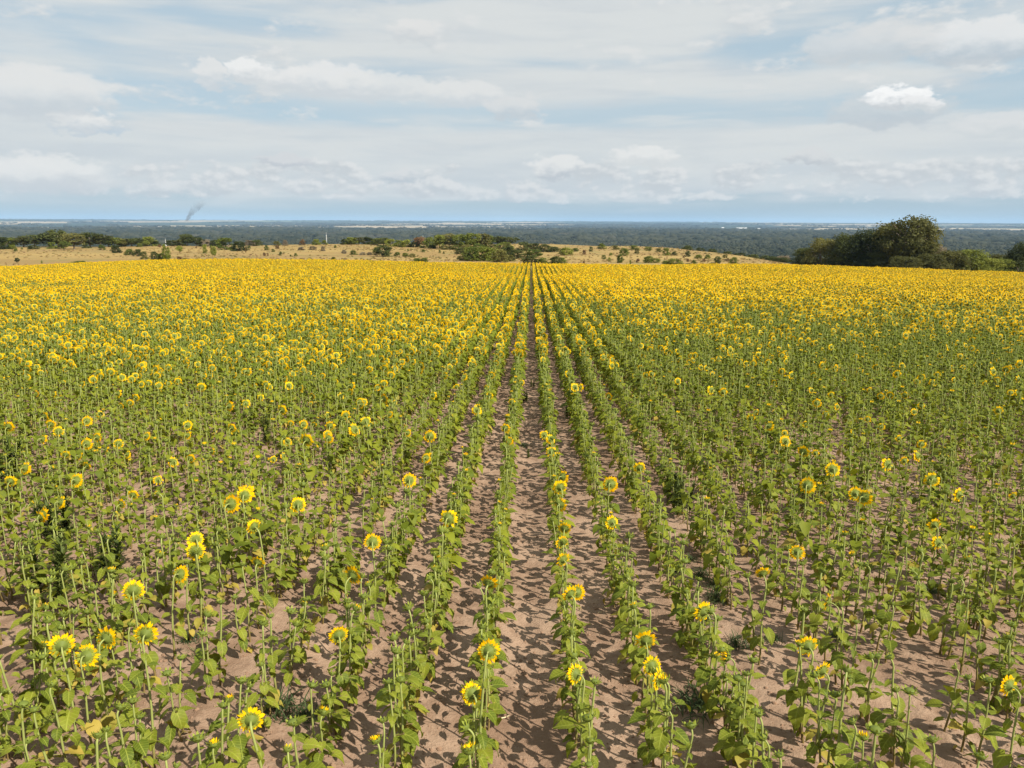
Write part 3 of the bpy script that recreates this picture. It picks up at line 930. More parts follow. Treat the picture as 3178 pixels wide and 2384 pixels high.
def put_tree(px, top, bot, w, kind, mat, name, label, cat, group, dist=None, big=False, wide=1.0):
    """stands where the line of sight to its foot meets the ground, tall and wide as seen"""
    if dist is None:
        p = ground_hit(px, bot)
        d = ray(px, bot)
        az_r = float(redge(d[0], d[1])) - 3
        r = min(np.hypot(p[0], p[1]) if p is not None else 1e9, az_r)
        r = max(r, 168 / max(0.3, d[1] / math.hypot(d[0], d[1])))
    else:
        d = ray(px, bot); r = dist
    u = d[:2] / np.hypot(d[0], d[1])
    x, y = u * r
    z = float(terrain(x, y))
    dt = ray(px, top); ztop = CAMZ + dt[2] / np.hypot(dt[0], dt[1]) * r
    depth = float(np.dot(np.array([x, y, z]) - CAM, F3))
    H = max(ztop - z, 0.5) * 1.06
    Wd = w / FPX * depth * 1.16 * wide
    e = bpy.data.objects.new(name, None); COL.objects.link(e)
    e.location = (x, y, z); e.rotation_euler = (0, 0, tree_rng.uniform(0, 6.28))
    e.scale = (Wd, Wd * tree_rng.uniform(.85, 1.15), H)
    tag(e, label, cat, group)
    me = (BIG if big else CROWNS)[kind]
    c = link('crown', me[tree_rng.integers(len(me))], e)
    c.material_slots[0].link = 'OBJECT'; c.material_slots[0].material = TREE_MATS[mat]
    link('trunk', TRUNKS[kind][tree_rng.integers(3)], e)
    return e
def A(x, t, b, w, k='b', m='g'): return (x / 2.765, 640 + t / 2.765, 640 + b / 2.765, w / 2.765, k, m)
def B(x, t, b, w, k='b', m='g'): return (800 + x / 2.765, 640 + t / 2.765, 640 + b / 2.765, w / 2.765, k, m)
def C_(x, t, b, w, k='b', m='g'): return (1500 + x / 2.458, 640 + t / 2.458, 640 + b / 2.458, w / 2.458, k, m)
KK = {'b': 'bush', 'r': 'round', 't': 'tall'}
MM = {'g': 'green', 'l': 'light', 'd': 'dark', 'o': 'olive', 'n': 'brown', 'y': 'grey'}
SIZE = lambda w: 'tiny' if w < 10 else 'small' if w < 20 else 'middling' if w < 36 else 'broad'
CNAME = {'green': 'green', 'light': 'light green', 'dark': 'dark green', 'olive': 'olive', 'brown': 'reddish', 'grey': 'grey dry'}
belt_left = [A(30,262,370,120,'b','d'),A(80,268,330,130,'r','g'),A(200,262,325,120,'r','o'),A(300,248,325,130,'r','d'),A(420,238,325,140,'r','d'),A(500,203,325,170,'r','d'),A(640,236,370,140,'r','o'),A(770,222,330,150,'r','d'),A(860,248,320,120,'r','o'),A(930,262,322,100,'r','d'),A(985,268,325,130,'b','g'),A(1060,280,325,110,'r','o'),A(1130,278,325,120,'r','d'),A(1200,275,325,100,'r','d'),A(1275,258,330,110,'b','g'),A(1605,243,310,90,'r','d'),A(1690,262,320,100,'r','d'),A(1760,285,325,80,'b','y'),A(1845,285,325,90,'b','d'),A(1940,268,375,130,'b','g'),A(2060,300,385,105,'b','d'),A(2140,290,325,90,'b','y'),A(2200,285,325,90,'b','d'),A(0,290,370,80,'b','d'),A(1340,295,325,60,'b','d'),A(1470,290,326,100,'b','d'),A(1545,285,326,80,'b','o')]
scatter_left = [A(110,330,370,62),A(550,298,378,85,'r'),A(450,308,365,92),A(280,334,370,95,'b','d'),A(135,362,395,26,'r'),A(190,354,370,20),A(148,443,490,48,'r','d'),A(738,320,360,72,'b','d'),A(870,330,376,52),A(1005,333,402,92,'b','d'),A(1200,318,350,50),A(1252,303,345,62,'r'),A(1370,330,350,32,'b','n'),A(1110,368,420,84),A(1185,366,430,80,'b','d'),A(1240,388,455,70,'b','o'),A(1330,388,468,82,'b','d'),A(1435,333,470,80,'t','l'),A(1380,400,470,66),A(1540,432,470,60,'b','n'),A(1588,444,471,52),A(1545,338,403,56,'r','l'),A(1580,304,336,42,'b','l'),A(1762,330,410,50,'t','l'),A(1840,343,443,58,'r','l'),A(1810,334,360,26),A(2140,335,364,24),A(2110,355,402,14,'t','n'),A(1685,345,362,20,'b','n'),A(2018,449,471,24),A(1722,328,346,62,'b','d'),A(360,464,492,16,'b','l'),A(690,468,497,140,'b','g'),A(610,482,500,60,'b','l')]
scatter_mid = [B(75,333,380,42),B(170,333,366,38,'b','n'),B(132,366,393,27),B(198,388,424,30,'b','d'),B(55,397,429,26,'b','n'),B(88,400,426,16,'b','n'),B(326,401,431,34),B(283,414,433,18),B(245,311,336,30,'b','d'),B(665,331,359,22),B(650,435,478,52,'b','d'),B(820,380,417,74,'b','g'),B(946,459,477,18),B(1085,328,433,170,'b','d'),B(1020,348,402,74),B(1365,444,491,90),B(1430,440,491,70,'b','g'),B(1685,474,492,20),B(380,348,379,62,'b','y'),B(470,344,376,64,'b','y'),B(560,343,386,44,'b','y'),B(740,373,409,54,'b','y'),B(900,393,419,64,'b','y'),B(960,393,421,54,'b','y'),B(1200,393,431,62),B(1262,398,436,62,'b','g'),B(1332,404,441,62,'b','o'),B(1290,364,389,17),B(1420,368,396,32),B(1560,374,403,22),B(1596,387,409,20),B(505,282,319,72,'b','l'),B(572,290,319,54,'b','l'),B(385,282,313,54,'b','n'),B(160,297,323,62,'b','o'),B(230,289,321,54,'b','y'),
 C_(768,333,369,32,'b','n'),C_(820,308,346,37,'b','d'),C_(1075,318,379,82),C_(1170,318,361,42,'b','o'),C_(1395,318,376,62),C_(1455,344,376,47,'b','d'),C_(1040,368,433,56),C_(920,372,403,37),C_(960,389,421,32,'b','l'),C_(975,354,376,27,'b','l'),C_(765,413,453,27,'t','n'),C_(1120,413,453,17,'t'),C_(1180,399,431,32,'b','n'),C_(1255,378,432,92),C_(1320,398,432,62),C_(1455,400,446,112),C_(1388,414,441,62),C_(1605,408,453,46),C_(1575,435,456,82,'b','d'),C_(1560,338,386,47,'b','d'),C_(1640,368,401,62),C_(1705,368,401,52),C_(1680,400,426,32,'b','n'),C_(1790,383,446,62,'t','d'),C_(1750,428,451,52,'b','d'),C_(1910,388,441,62),C_(1560,399,426,22,'b','n'),C_(1530,377,396,22,'b','n'),C_(1840,368,396,42,'b','o'),C_(1862,399,421,42,'b','n'),C_(900,283,326,72),C_(1010,298,331,62,'b','o'),C_(1150,298,331,82),C_(1262,308,341,72),C_(700,318,346,62),C_(1340,320,351,52,'b','o')]
thicket = [B(800,263,319,92),B(745,278,320,70,'b','d'),B(862,268,321,92,'r','o'),B(940,262,321,94,'b','d'),B(1020,272,331,92,'b','l'),B(1080,272,336,92,'r','d'),B(1142,280,346,84,'b','l'),B(1212,290,349,84,'b','l'),B(1282,286,351,84,'b','l'),B(1350,300,352,80,'b','d'),B(1392,268,351,92,'r','n'),B(1472,262,361,104,'b','g'),B(1560,248,366,114,'r','g'),B(1650,240,366,114,'r','o'),B(1740,237,371,114,'r','g'),B(1832,235,371,124,'r','g'),B(1922,238,371,114,'r','o'),B(1982,252,371,94,'b','g'),B(2062,256,331,120,'r','d'),B(2152,262,331,120,'r','d'),
 B(1730,358,412,84,'b','d'),B(1792,348,441,94),B(1852,346,471,114),B(1932,346,471,114,'b','l'),B(2002,356,471,114,'b','g'),B(2082,366,481,114,'b','o'),B(2152,338,471,114,'b','d'),B(1750,423,466,94,'b','o'),B(2112,308,371,114,'b','l'),B(1842,418,471,94,'b','d'),B(1600,335,372,90,'b','o'),B(1700,335,375,90,'b','g'),B(1800,325,380,90,'b','o'),B(1900,320,380,90,'b','g'),B(1500,330,365,80,'b','d'),
 C_(360,368,451,112,'b','d'),C_(382,326,391,124),C_(450,393,453,84),C_(545,378,453,84,'b','d'),C_(602,388,441,54),C_(262,333,401,84,'b','d'),C_(622,312,376,94,'b','l'),C_(540,307,351,74,'b','d'),C_(470,290,350,90,'b','d'),C_(300,270,340,100,'b','d'),C_(390,280,340,100,'b','d'),C_(200,300,380,90,'b','l'),C_(100,330,410,110,'b','g'),C_(180,370,420,90,'b','o')]
def plant_list(lst, noun, cat, group, place):
    cnt = {}
    for (px, t, b, w, k, m) in sorted(lst):
        what = '%s %s %s' % (SIZE(w), CNAME[MM[m]], noun if k == 'b' else 'tree')
        cnt[what] = cnt.get(what, 0) + 1
        put_tree(px, t, b, w, KK[k], MM[m], 'tree' if k != 'b' else noun, '%s %s, %s such from the left' % (what, place, ordw(cnt[what])), 'tree' if k != 'b' else cat, group, wide=1.3 if lst is thicket or lst is belt_left else 1.0)
plant_list(belt_left, 'bush', 'bush', 'tree belt behind the dry slope', 'in the belt behind the dry slope')
plant_list(scatter_left, 'bush', 'bush', 'bushes on the dry slope, left part', 'standing on the left dry slope')
plant_list(scatter_mid, 'bush', 'bush', 'bushes on the dry slope, middle part', 'on the middle dry slope')
plant_list(thicket, 'bush', 'bush', 'thicket in the middle', 'in the big middle thicket')
def E(x, t, b, w): return (2378 + x / 2.765, 640 + t / 2.765, 640 + b / 2.765, w / 2.765)
GROVE = [(1165, 96, 520, 400, 'r', 'o', 196, 'tallest olive tree, its crown rising above the horizon'),
 (1340, 140, 520, 260, 'r', 'o', 200, 'olive tree leaning on the right flank of the tallest tree'),
 (1040, 150, 520, 260, 'r', 'd', 202, 'dark tree close against the left flank of the tallest tree'),
 (890, 200, 520, 290, 'r', 'd', 204, 'broad dark tree, second in the grove from the tallest tree'),
 (690, 225, 515, 300, 'b', 'd', 206, 'broad dark tree in the middle of the grove'),
 (470, 268, 512, 250, 'b', 'o', 210, 'olive bush at the left end of the grove'),
 (320, 350, 505, 170, 'b', 'd', 214, 'low dark bush left of the grove'),
 (130, 440, 505, 150, 'b', 'd', 222, 'dull bush peeping over the field edge left of the grove'),
 (1010, 385, 530, 260, 'b', 'd', 199, 'dark low bush under the trees left of the feathery bush'),
 (760, 400, 525, 260, 'b', 'd', 203, 'dark low bush under the middle of the grove'),
 (1300, 400, 535, 220, 'b', 'd', 197, 'dark low bush under the tallest tree, right side'),
 (1180, 425, 530, 270, 'b', 'o', 184, 'low feathery bush before the tallest tree'),
 (1420, 325, 520, 190, 'b', 'y', 200, 'grey brown dry bush right of the tallest tree'),
 (1400, 400, 540, 240, 'b', 'o', 190, 'low olive bush at the field edge, right of the tallest tree'),
 (1560, 372, 550, 260, 'b', 'o', 194, 'olive bush with dry twigs, second right of the tallest tree'),
 (1730, 365, 560, 270, 'b', 'g', 196, 'rounded green bush, third right of the tallest tree'),
 (1890, 435, 565, 230, 'b', 'l', 198, 'light green bush near the right end of the field edge'),
 (1980, 405, 568, 240, 'b', 'o', 206, 'olive bush behind the light green bush near the right end'),
 (2030, 440, 568, 200, 'b', 'g', 200, 'green bush beside the dark tree at the right margin'),
 (2190, 300, 570, 230, 'b', 'd', 202, 'dark tree cut off by the right margin'),
 (2140, 400, 570, 130, 'b', 'd', 206, 'dark bush tucked under the tree at the right margin')]
for (x, t, b, w, k, m, dist, lab) in GROVE:
    px, tp, bt, ww = E(x, t, b, w)
    put_tree(px, tp, bt, ww, KK[k], MM[m], 'tree' if k == 'r' else 'bush', lab, 'tree' if k == 'r' else 'bush', 'grove at the right field edge', dist, True, 1.15)
SLOPE = [C_(1950,358,441,112,'r','d'),C_(2050,366,446,124,'r','d'),C_(2150,376,446,112,'r','d'),C_(2000,395,450,110,'b','d'),C_(2100,400,452,110,'b','o'),C_(2212,385,452,120,'r','d'),C_(2290,380,455,110,'r','y'),C_(1860,345,420,80,'r','d'),C_(1740,325,385,80,'r','d'),C_(1650,318,370,80,'r','d'),C_(1560,300,350,80,'r','d')]
cnt = 0
for (px, t, b, w, k, m) in sorted(SLOPE):
    cnt += 1
    d = ray(px, b); rr_ = float(redge(d[0], d[1])) + 45
    put_tree(px, t, b, w, KK[k], MM[m], 'tree', 'dark tree on the wooded valley side, %s from the left' % ordw(cnt), 'tree', 'trees on the valley side', rr_)

# ------------------------------------------------------------------ valley forest: one mass
M_FOREST, nt = new_mat('valley_forest')
_n = nt.noise(geo_pos(nt), 0.010, 4, 0.65)
_r = obj_random(nt)
_c = nt.mix(nt.ss(_n * 0.6 + _r * 0.4, 0.3, 0.7), (0.016, 0.021, 0.012), (0.042, 0.045, 0.026))
_c = nt.mix(nt.ss(nt.noise(geo_pos(nt), 0.004, 3, 0.6), 0.55, 0.70) * 0.55, _c, (0.080, 0.075, 0.056))
finish(nt, principled(nt, _c, 0.9, 0.05))
WOOD = bpy.data.collections.new('forest_kinds')
fr = np.random.default_rng(3)
def blob(rng, n1=9, n2=6):
    v, f = [(0, 0, 1.0)], []
    ph = rng.uniform(0, 6, 3)
    for i in range(1, n2 + 1):
        th = i / n2 * 1.75
        for j in range(n1):
            a = 2 * math.pi * (j + .5 * (i % 2)) / n1
            q = 1 + 0.28 * math.sin(3 * a + ph[0] + i) + rng.normal(0, .10)
            v.append((q * math.sin(th) * math.cos(a), q * math.sin(th) * math.sin(a), math.cos(th) * (1 + rng.normal(0, .10))))
    f += [(0, 1 + j, 1 + (j + 1) % n1) for j in range(n1)]
    for i in range(n2 - 1):
        for j in range(n1):
            a, b = 1 + i * n1 + j, 1 + i * n1 + (j + 1) % n1
            f.append((a, a + n1, b + n1, b))
    return np.array(v), f
for i in range(6):                      # patches of woodland, 30 m across
    G = Geo()
    for k in range(13):
        v, f = blob(fr)
        s = fr.uniform(3.2, 6.8); h = s * fr.uniform(.9, 1.35)
        Mx = np.diag([s, s, h, 1.0]); Mx[:3, 3] = (fr.uniform(-16, 16), fr.uniform(-16, 16), h * .55 + fr.uniform(0, 4))
        G.add(v, f, 0, Mx)
    WOOD.objects.link(bpy.data.objects.new('forest_kind_%02d' % i, G.mesh('woodland', [M_FOREST], True)))
pts, rot, scl, var = [], [], [], []
def wood(x, y, s, hs, hz):
    n = len(x); z = terrain(x, y)
    pts.extend(zip(x, y, z - 1.0)); rot.extend([(0, 0, q) for q in fr.uniform(0, 6.28, n)])
    s = np.broadcast_to(s, n); hs = np.broadcast_to(hs, n) * fr.uniform(.8, 1.2, n)
    scl.extend(zip(s, s, hs)); var.extend(fr.integers(6, size=n).tolist())
a = np.radians(fr.uniform(-44, 43, 30000)); r = np.sqrt(fr.uniform(380 ** 2, 2700 ** 2, 30000))
x, y = r * np.sin(a), r * np.cos(a)
ok = (r > redge(x, y) + 240) & (fbm(x / 260, y / 260, 61) > 0.30)
s = fr.uniform(.6, 1.05, 30000)
wood(x[ok], y[ok], s[ok], s[ok], 0)
a = np.radians(fr.uniform(-44, 43, 9000)); r = np.sqrt(fr.uniform(2700 ** 2, 6600 ** 2, 9000))
x, y = r * np.sin(a), r * np.cos(a)
ok = r < 6300 + 2600 * (fbm(x / 1500, y / 1500, 71) - .5)
wood(x[ok], y[ok], fr.uniform(2.0, 3.2, ok.sum()), fr.uniform(1.0, 1.5, ok.sum()), 0)
for i in range(120):                    # shelter belts and copses of the far plain
    a = math.radians(fr.uniform(-42, 42)); r = 6400 * (30000 / 6400) ** fr.random()
    x, y = r * math.sin(a), r * math.cos(a); th = fr.normal(0, .25); n = int(fr.integers(6, 26)); st = r * 0.010
    k = np.arange(n) - n / 2
    wood(x + k * st * math.cos(th), y + k * st * math.sin(th) + fr.normal(0, 30, n), r / 6400 * 1.7, fr.uniform(1.0, 1.5, n), 0)
tag(instancer('valley_forest', pts, rot, scl, var, WOOD), 'dark grey green forest filling the valley below the plateau', 'forest', kind='stuff')

# ------------------------------------------------------------------ dry tussocks of the plateau, soil crumbs of the field
M_TUSS = foliage_mat('dry_tussock', (0.24, 0.170, 0.075), (0.36, 0.265, 0.115), 0.2, 3.0)
M_TUSSG = foliage_mat('greenish_tussock', (0.15, 0.130, 0.045), (0.25, 0.205, 0.072), 0.2, 3.0)
M_TUSSB = foliage_mat('rusty_tussock', (0.19, 0.120, 0.062), (0.27, 0.175, 0.09), 0.2, 3.0)
TUSS = bpy.data.collections.new('tussock_kinds')
tr_ = np.random.default_rng(15)
for i in range(6):
    V_, F_ = [], []
    for j in range(60):
        a = tr_.uniform(0, 6.28); r = tr_.uniform(0, .45); az_ = tr_.uniform(0, 6.28); l = tr_.uniform(.25, .6); o_ = tr_.uniform(.05, .3)
        p0 = np.array([r * math.cos(a), r * math.sin(a), -.03]); sd = np.array([-math.sin(az_), math.cos(az_), 0]) * .05
        tp = p0 + np.array([math.cos(az_) * o_, math.sin(az_) * o_, l]); n0 = len(V_)
        V_ += [p0 - sd, p0 + sd, tp]; F_.append((n0, n0 + 1, n0 + 2))
    TUSS.objects.link(bpy.data.objects.new('tussock_kind_%d' % i, mesh_np('tussock', V_, F_, [(M_TUSS, M_TUSS, M_TUSS, M_TUSSG, M_TUSSG, M_TUSSB)[i]], None, False)))
NT_ = 9000
a = np.radians(tr_.uniform(-44, 25, NT_)); r = tr_.uniform(165, 385, NT_); x, y = r * np.sin(a), r * np.cos(a)
q = fbm(x / 30, y / 14, 91)
ok = (y > FIELD_END + 4) & (r < redge(x, y) + 8) & (q + tr_.normal(0, .10, NT_) > 0.47)
x, y, q = x[ok], y[ok], q[ok]; n = len(x)
s = tr_.uniform(.3, 1.0, n)
kind = np.where(fbm(x / 40, y / 22, 95) + tr_.normal(0, .08, n) > .53, 3 + tr_.integers(0, 3, n), tr_.integers(0, 3, n))
tag(instancer('dry_grass', list(zip(x, y, terrain(x, y))), [(0, 0, w) for w in tr_.uniform(0, 6.28, n)], list(zip(s, s, s * tr_.uniform(.6, 1.1, n))), kind, TUSS), 'dry tan grass tussocks covering the slope beyond the field', 'grass', kind='stuff')
M_CLOD = plain_mat('soil_clod', (0.235, 0.150, 0.098), 0.95, 0.05, 0.35, 30)
CLOD = bpy.data.collections.new('clod_kinds')
for i in range(4):
    v, f = blob(tr_, 6, 4); CLOD.objects.link(bpy.data.objects.new('clod_kind_%d' % i, Geo().add(v, f, 0, np.diag([1, 1, .7, 1.0])).mesh('clod', [M_CLOD], False)))
n = 16000
a = np.radians(tr_.uniform(-42, 42, n)); r = 4.0 * (20 / 4.0) ** tr_.random(n); x, y = r * np.sin(a), r * np.cos(a)
ok = fbm(x / .5, y / .7, 99) + tr_.normal(0, .07, n) > .50
x, y = x[ok], y[ok]; n = len(x); s = np.abs(tr_.normal(0, .010, n)) + .004
tag(instancer('soil_crumbs', list(zip(x, y, terrain(x, y, True))), [(0, 0, w) for w in tr_.uniform(0, 6.28, n)], list(zip(s, s * tr_.uniform(.6, 1.2, n), s)), tr_.integers(0, 4, n), CLOD), 'loose crumbs of sandy soil between the near rows', 'soil crumbs', kind='stuff')

# ------------------------------------------------------------------ houses and other far landmarks
M_WHITE = plain_mat('white_render', (0.62, 0.61, 0.58), 0.8, 0.2, 0.06)
M_ROOFG = plain_mat('grey_roof', (0.34, 0.33, 0.32), 0.8, 0.2, 0.15)
M_ROOFR = plain_mat('brown_roof', (0.30, 0.17, 0.11), 0.8, 0.2, 0.2)
M_WINDOW = plain_mat('window_glass', (0.04, 0.05, 0.06), 0.2, 0.5, 0.1)
def box_geo(x0, x1, y0, y1, z0, z1):
    v = [(x, y, z) for z in (z0, z1) for (x, y) in ((x0, y0), (x1, y0), (x1, y1), (x0, y1))]
    return v, [(0, 3, 2, 1), (4, 5, 6, 7), (0, 1, 5, 4), (1, 2, 6, 5), (2, 3, 7, 6), (3, 0, 4, 7)]
def house_meshes(L, D_, H, R):
    wall = Geo().add(*box_geo(-L / 2, L / 2, -D_ / 2, D_ / 2, -1, H)).add([(-L / 2, -D_ / 2, H), (-L / 2, D_ / 2, H), (-L / 2, 0, H + R)], [(0, 1, 2)]).add([(L / 2, -D_ / 2, H), (L / 2, D_ / 2, H), (L / 2, 0, H + R)], [(0, 1, 2)]).mesh('wall', [M_WHITE], False)
    o = .5
    rf = Geo()
    for s in (-1, 1):
        rf.add([(-L / 2 - o, s * (D_ / 2 + o), H - .3), (L / 2 + o, s * (D_ / 2 + o), H - .3), (L / 2 + o, 0, H + R + .1), (-L / 2 - o, 0, H + R + .1),
                (-L / 2 - o, s * (D_ / 2 + o), H), (L / 2 + o, s * (D_ / 2 + o), H), (L / 2 + o, 0, H + R + .4), (-L / 2 - o, 0, H + R + .4)],
               [(0, 1, 2, 3), (4, 5, 6, 7), (0, 1, 5, 4), (1, 2, 6, 5), (3, 0, 4, 7)])
    ch = Geo().add(*box_geo(L * .2 - .5, L * .2 + .5, -.5, .5, H + R - 1, H + R + 1.6)).mesh('chimney', [M_ROOFR], False)
    win = Geo().add(*box_geo(-.7, .7, -.06, .06, 0, 1.5)).mesh('window', [M_WINDOW], False)
    return wall, rf.mesh('roof', [M_ROOFG], False), ch, win
HW = house_meshes(13, 9, 4.2, 3.6)
LONG = house_meshes(64, 16, 6.5, 3.0)
def put_house(px, dist, label, meshes, group, s=1.0, rot=0.0, roof=None, wins=3, L=13, D_=9, name='house', cat='house'):
    d = ray(px, 700); u = d[:2] / np.hypot(d[0], d[1]); x, y = u * dist
    e = bpy.data.objects.new(name, None); COL.objects.link(e)
    e.location = (x, y, float(terrain(x, y))); e.rotation_euler = (0, 0, rot); e.scale = (s, s, s)
    tag(e, label, cat, group)
    link('wall', meshes[0], e); r = link('roof', meshes[1], e)
    if roof: r.material_slots[0].link = 'OBJECT'; r.material_slots[0].material = roof
    link('chimney', meshes[2], r)
    for i in range(wins):
        link('window', meshes[3], e, Matrix.Translation((-L / 2 + L * (i + .5) / wins, -D_ / 2 - .02, 1.4)))
hr = np.random.default_rng(9)
HOUSES = [(n, x, y) for n, lst in (('village below the smoke', [(395,6500),(418,6900),(432,6600),(487,7000),(512,6500),(520,6800),(528,7200),(560,7300),(585,6900),(602,6400),(628,7000),(660,7100),(742,6700),(760,7000),(290,7500),(318,7700)]),
    ('village beyond the grove', [(2950,3600),(2982,3750),(2990,4100),(3005,3900),(3012,4000),(3030,4200),(3060,4300),(3078,3900),(3092,4100),(3110,3950),(3122,4000),(3143,3500),(3160,3550),(3172,3800)])) for (x, y) in lst]
c2 = {}
for (grp, x, dist) in HOUSES:
    c2[grp] = c2.get(grp, 0) + 1
    put_house(x, dist, 'white walled house in the %s, %s from the left' % (grp, ordw(c2[grp])), HW, grp, hr.uniform(.9, 1.5), hr.normal(0, .3), M_ROOFR if hr.random() < .35 else None)
put_house(2302, 8200, 'long white barn on the far plain before the horizon', LONG, 'farm on the far plain', 1.7, .05, M_WHITE, 8, 64, 16, 'barn', 'barn')
put_house(2352, 8300, 'smaller white barn just right of the long barn', LONG, 'farm on the far plain', .9, .0, M_WHITE, 8, 64, 16, 'barn', 'barn')
put_house(2244, 8300, 'small white farm building left of the long barn', HW, 'farm on the far plain', 2.0, 0, M_WHITE, 3, 13, 9, 'farm_building', 'building')
def at(px, dist):
    d = ray(px, 700); u = d[:2] / np.hypot(d[0], d[1]); return u * dist
def tower(px, dist, top, r, label, name, cat, spire=True):
    x, y = at(px, dist); z = float(terrain(x, y)); dt = ray(px, top)
    H = CAMZ + dt[2] / np.hypot(dt[0], dt[1]) * dist - z
    e = bpy.data.objects.new(name, None); COL.objects.link(e); e.location = (x, y, z); tag(e, label, cat)
    if spire:
        link('shaft', Geo().add(*lathe([(r * 1.5, -1), (r * 1.5, H * .06), (r, H * .07), (r * .85, H * .62), (r * 1.15, H * .63), (r * 1.15, H * .66)], 12)).mesh('shaft', [M_WHITE]), e)
        link('spire', Geo().add(*lathe([(r * 1.0, H * .66), (r * .8, H * .80), (r * .25, H * .92), (.02, H)], 12)).mesh('spire', [M_WHITE]), e)
    else:
        g = Geo()
        for a in (0, 2.09, 4.19):
            g.add(*tube([(r * math.cos(a), r * math.sin(a), -1), (r * .25 * math.cos(a), r * .25 * math.sin(a), H * .9)], [.22, .14], 5))
        for i in range(8):
            q = r * (1 - .75 * i / 8)
            g.add(*tube([(q * math.cos(a), q * math.sin(a), H * .9 * i / 8) for a in (0, 2.09, 4.19, 6.28)], [.15] * 4, 4))
        link('lattice', g.mesh('lattice', [M_WHITE]), e); link('antenna', Geo().add(*tube([(0, 0, H * .85), (0, 0, H)], [.2, .1], 6)).mesh('antenna', [M_WHITE]), e)
tower(509, 900, 739, 1.25, 'slender white tower rising from the trees left of the middle', 'white_tower', 'tower')
tower(1011, 1500, 720, 1.6, 'thin pale lattice mast standing in the valley forest', 'radio_mast', 'mast', False)
tower(1312, 560, 729, 0.9, 'small white stump of a tower behind the thicket', 'small_tower', 'tower')

# ------------------------------------------------------------------ weeds, grass tufts and straw between the rows
M_WEED = m_leaf('dark_weed_leaf', (0.052, 0.075, 0.014), (0.115, 0.140, 0.026), (0.07, 0.10, 0.015))
M_GRASS = m_leaf('green_weed_blade', (0.050, 0.075, 0.028), (0.10, 0.125, 0.045), (0.10, 0.14, 0.03))
M_STRAW = plain_mat('straw', (0.62, 0.52, 0.32), 0.8, 0.2, 0.2, 20)
def strip(rng, base, az, el, L, w, bend, G, n=4):
    p = np.array(base, float); v = []
    side = np.array([-math.sin(az), math.cos(az), 0])
    for k in range(n + 1):
        t = k / n; e = el - bend * t
        ww = w * (1 - t) ** .6 * (0.5 + min(t * 3, .5))
        v += [p - side * ww, p + side * ww]
        p = p + np.array([math.cos(az) * math.cos(e), math.sin(az) * math.cos(e), math.sin(e)]) * L / n
    G.add(v, [(2 * k, 2 * k + 1, 2 * k + 3, 2 * k + 2) for k in range(n)])
def weed_meshes(seed):
    rng = np.random.default_rng(seed)
    st = Geo(); lf = Geo()
    for s in range(5 if seed % 2 else 4):
        ox, oy, lx, ly = rng.normal(0, .09), rng.normal(0, .09), rng.normal(0, .10), rng.normal(0, .10)
        h = rng.uniform(.75, 1.0)
        path = [(ox + lx * t * t, oy + ly * t * t, h * t) for t in np.linspace(0, 1, 7)]
        st.add(*tube(path, list(np.linspace(.012, .004, 7)), 5))
        for i in range(130):
            t = rng.uniform(.12, 1) ; a = i * 2.4
            strip(rng, (ox + lx * t * t, oy + ly * t * t, h * t), a, rng.uniform(.2, .9) + .4 * t, rng.uniform(.15, .27) * (1.15 - .5 * t), rng.uniform(.013, .022), rng.uniform(.2, 1.2), lf)
    return st.mesh('stem', [M_STEM]), lf.mesh('foliage', [M_WEED])
def tuft_mesh(seed):
    rng = np.random.default_rng(seed); g = Geo()
    for i in range(110):
        a = rng.uniform(0, 6.28); r = rng.uniform(0, .16)
        strip(rng, (r * math.cos(a), r * math.sin(a), 0), rng.uniform(0, 6.28), rng.uniform(.3, 1.3), rng.uniform(.08, .24), rng.uniform(.004, .009), rng.uniform(.3, 1.6), g, 3)
    return g.mesh('grass_tuft', [M_GRASS])
WEEDS = [weed_meshes(s) for s in (1, 2, 3, 5)]
TUFTS = [tuft_mesh(s) for s in range(4)]
wr = np.random.default_rng(4)
WEED_PX = [(12,1520,1.15,'tall dark leafy weed at the left margin'),(160,1880,1.05,'tallest dark narrow-leaved weed among the left front sunflowers'),(196,1700,.9,'dark weed just behind the tallest weed at the left'),(335,1810,.85,'dark bushy weed right of the tallest left weed'),
 (2105,1600,.8,'dark bushy weed in the row right of centre'),(2085,1560,.65,'smaller dark weed behind the bushy weed right of centre'),(1632,1250,.45,'dark weed beside the central track, far part'),(1652,1200,.3,'dark low weed spreading across the central track'),(1690,1290,.35,'small dark weed at the right edge of the central track'),(830,1385,.8,'dark weed at the head of the bare strip at left'),(1765,1300,.5,'small dark weed between first and second right rows'),(1640,1420,.25,'low dark weed in the central track'),(2490,1590,.5,'dull weed among the right sunflowers')]
for (px, py, s, lab) in WEED_PX:
    p = ground_hit(px, py); i = wr.integers(4)
    e = bpy.data.objects.new('weed', None); COL.objects.link(e)
    e.location = (p[0], p[1], float(terrain(p[0], p[1], True)) - .01); e.rotation_euler = (0, 0, wr.uniform(0, 6.28)); e.scale = (s * .85, s * .85, s * .9)
    tag(e, lab, 'weed', 'weeds in the field')
    link('stem', WEEDS[i][0], e); link('foliage', WEEDS[i][1], e)['kind'] = 'stuff'
TUFT_PX = [(2180,1795,.9),(2216,1822,1.0),(2232,1868,1.1),(2290,2005,1.0),(2168,2200,1.5),(2098,1775,.8),(2140,1740,.8),(2195,1930,.8),(1940,1800,.8),(865,2215,1.4),(950,2225,1.0),(592,1990,.8),(620,2030,.7),(2890,1840,.9),(1600,1350,.8),(1625,1385,.8),(1580,1420,.7),(2600,1980,.7),(2395,1990,.7)]
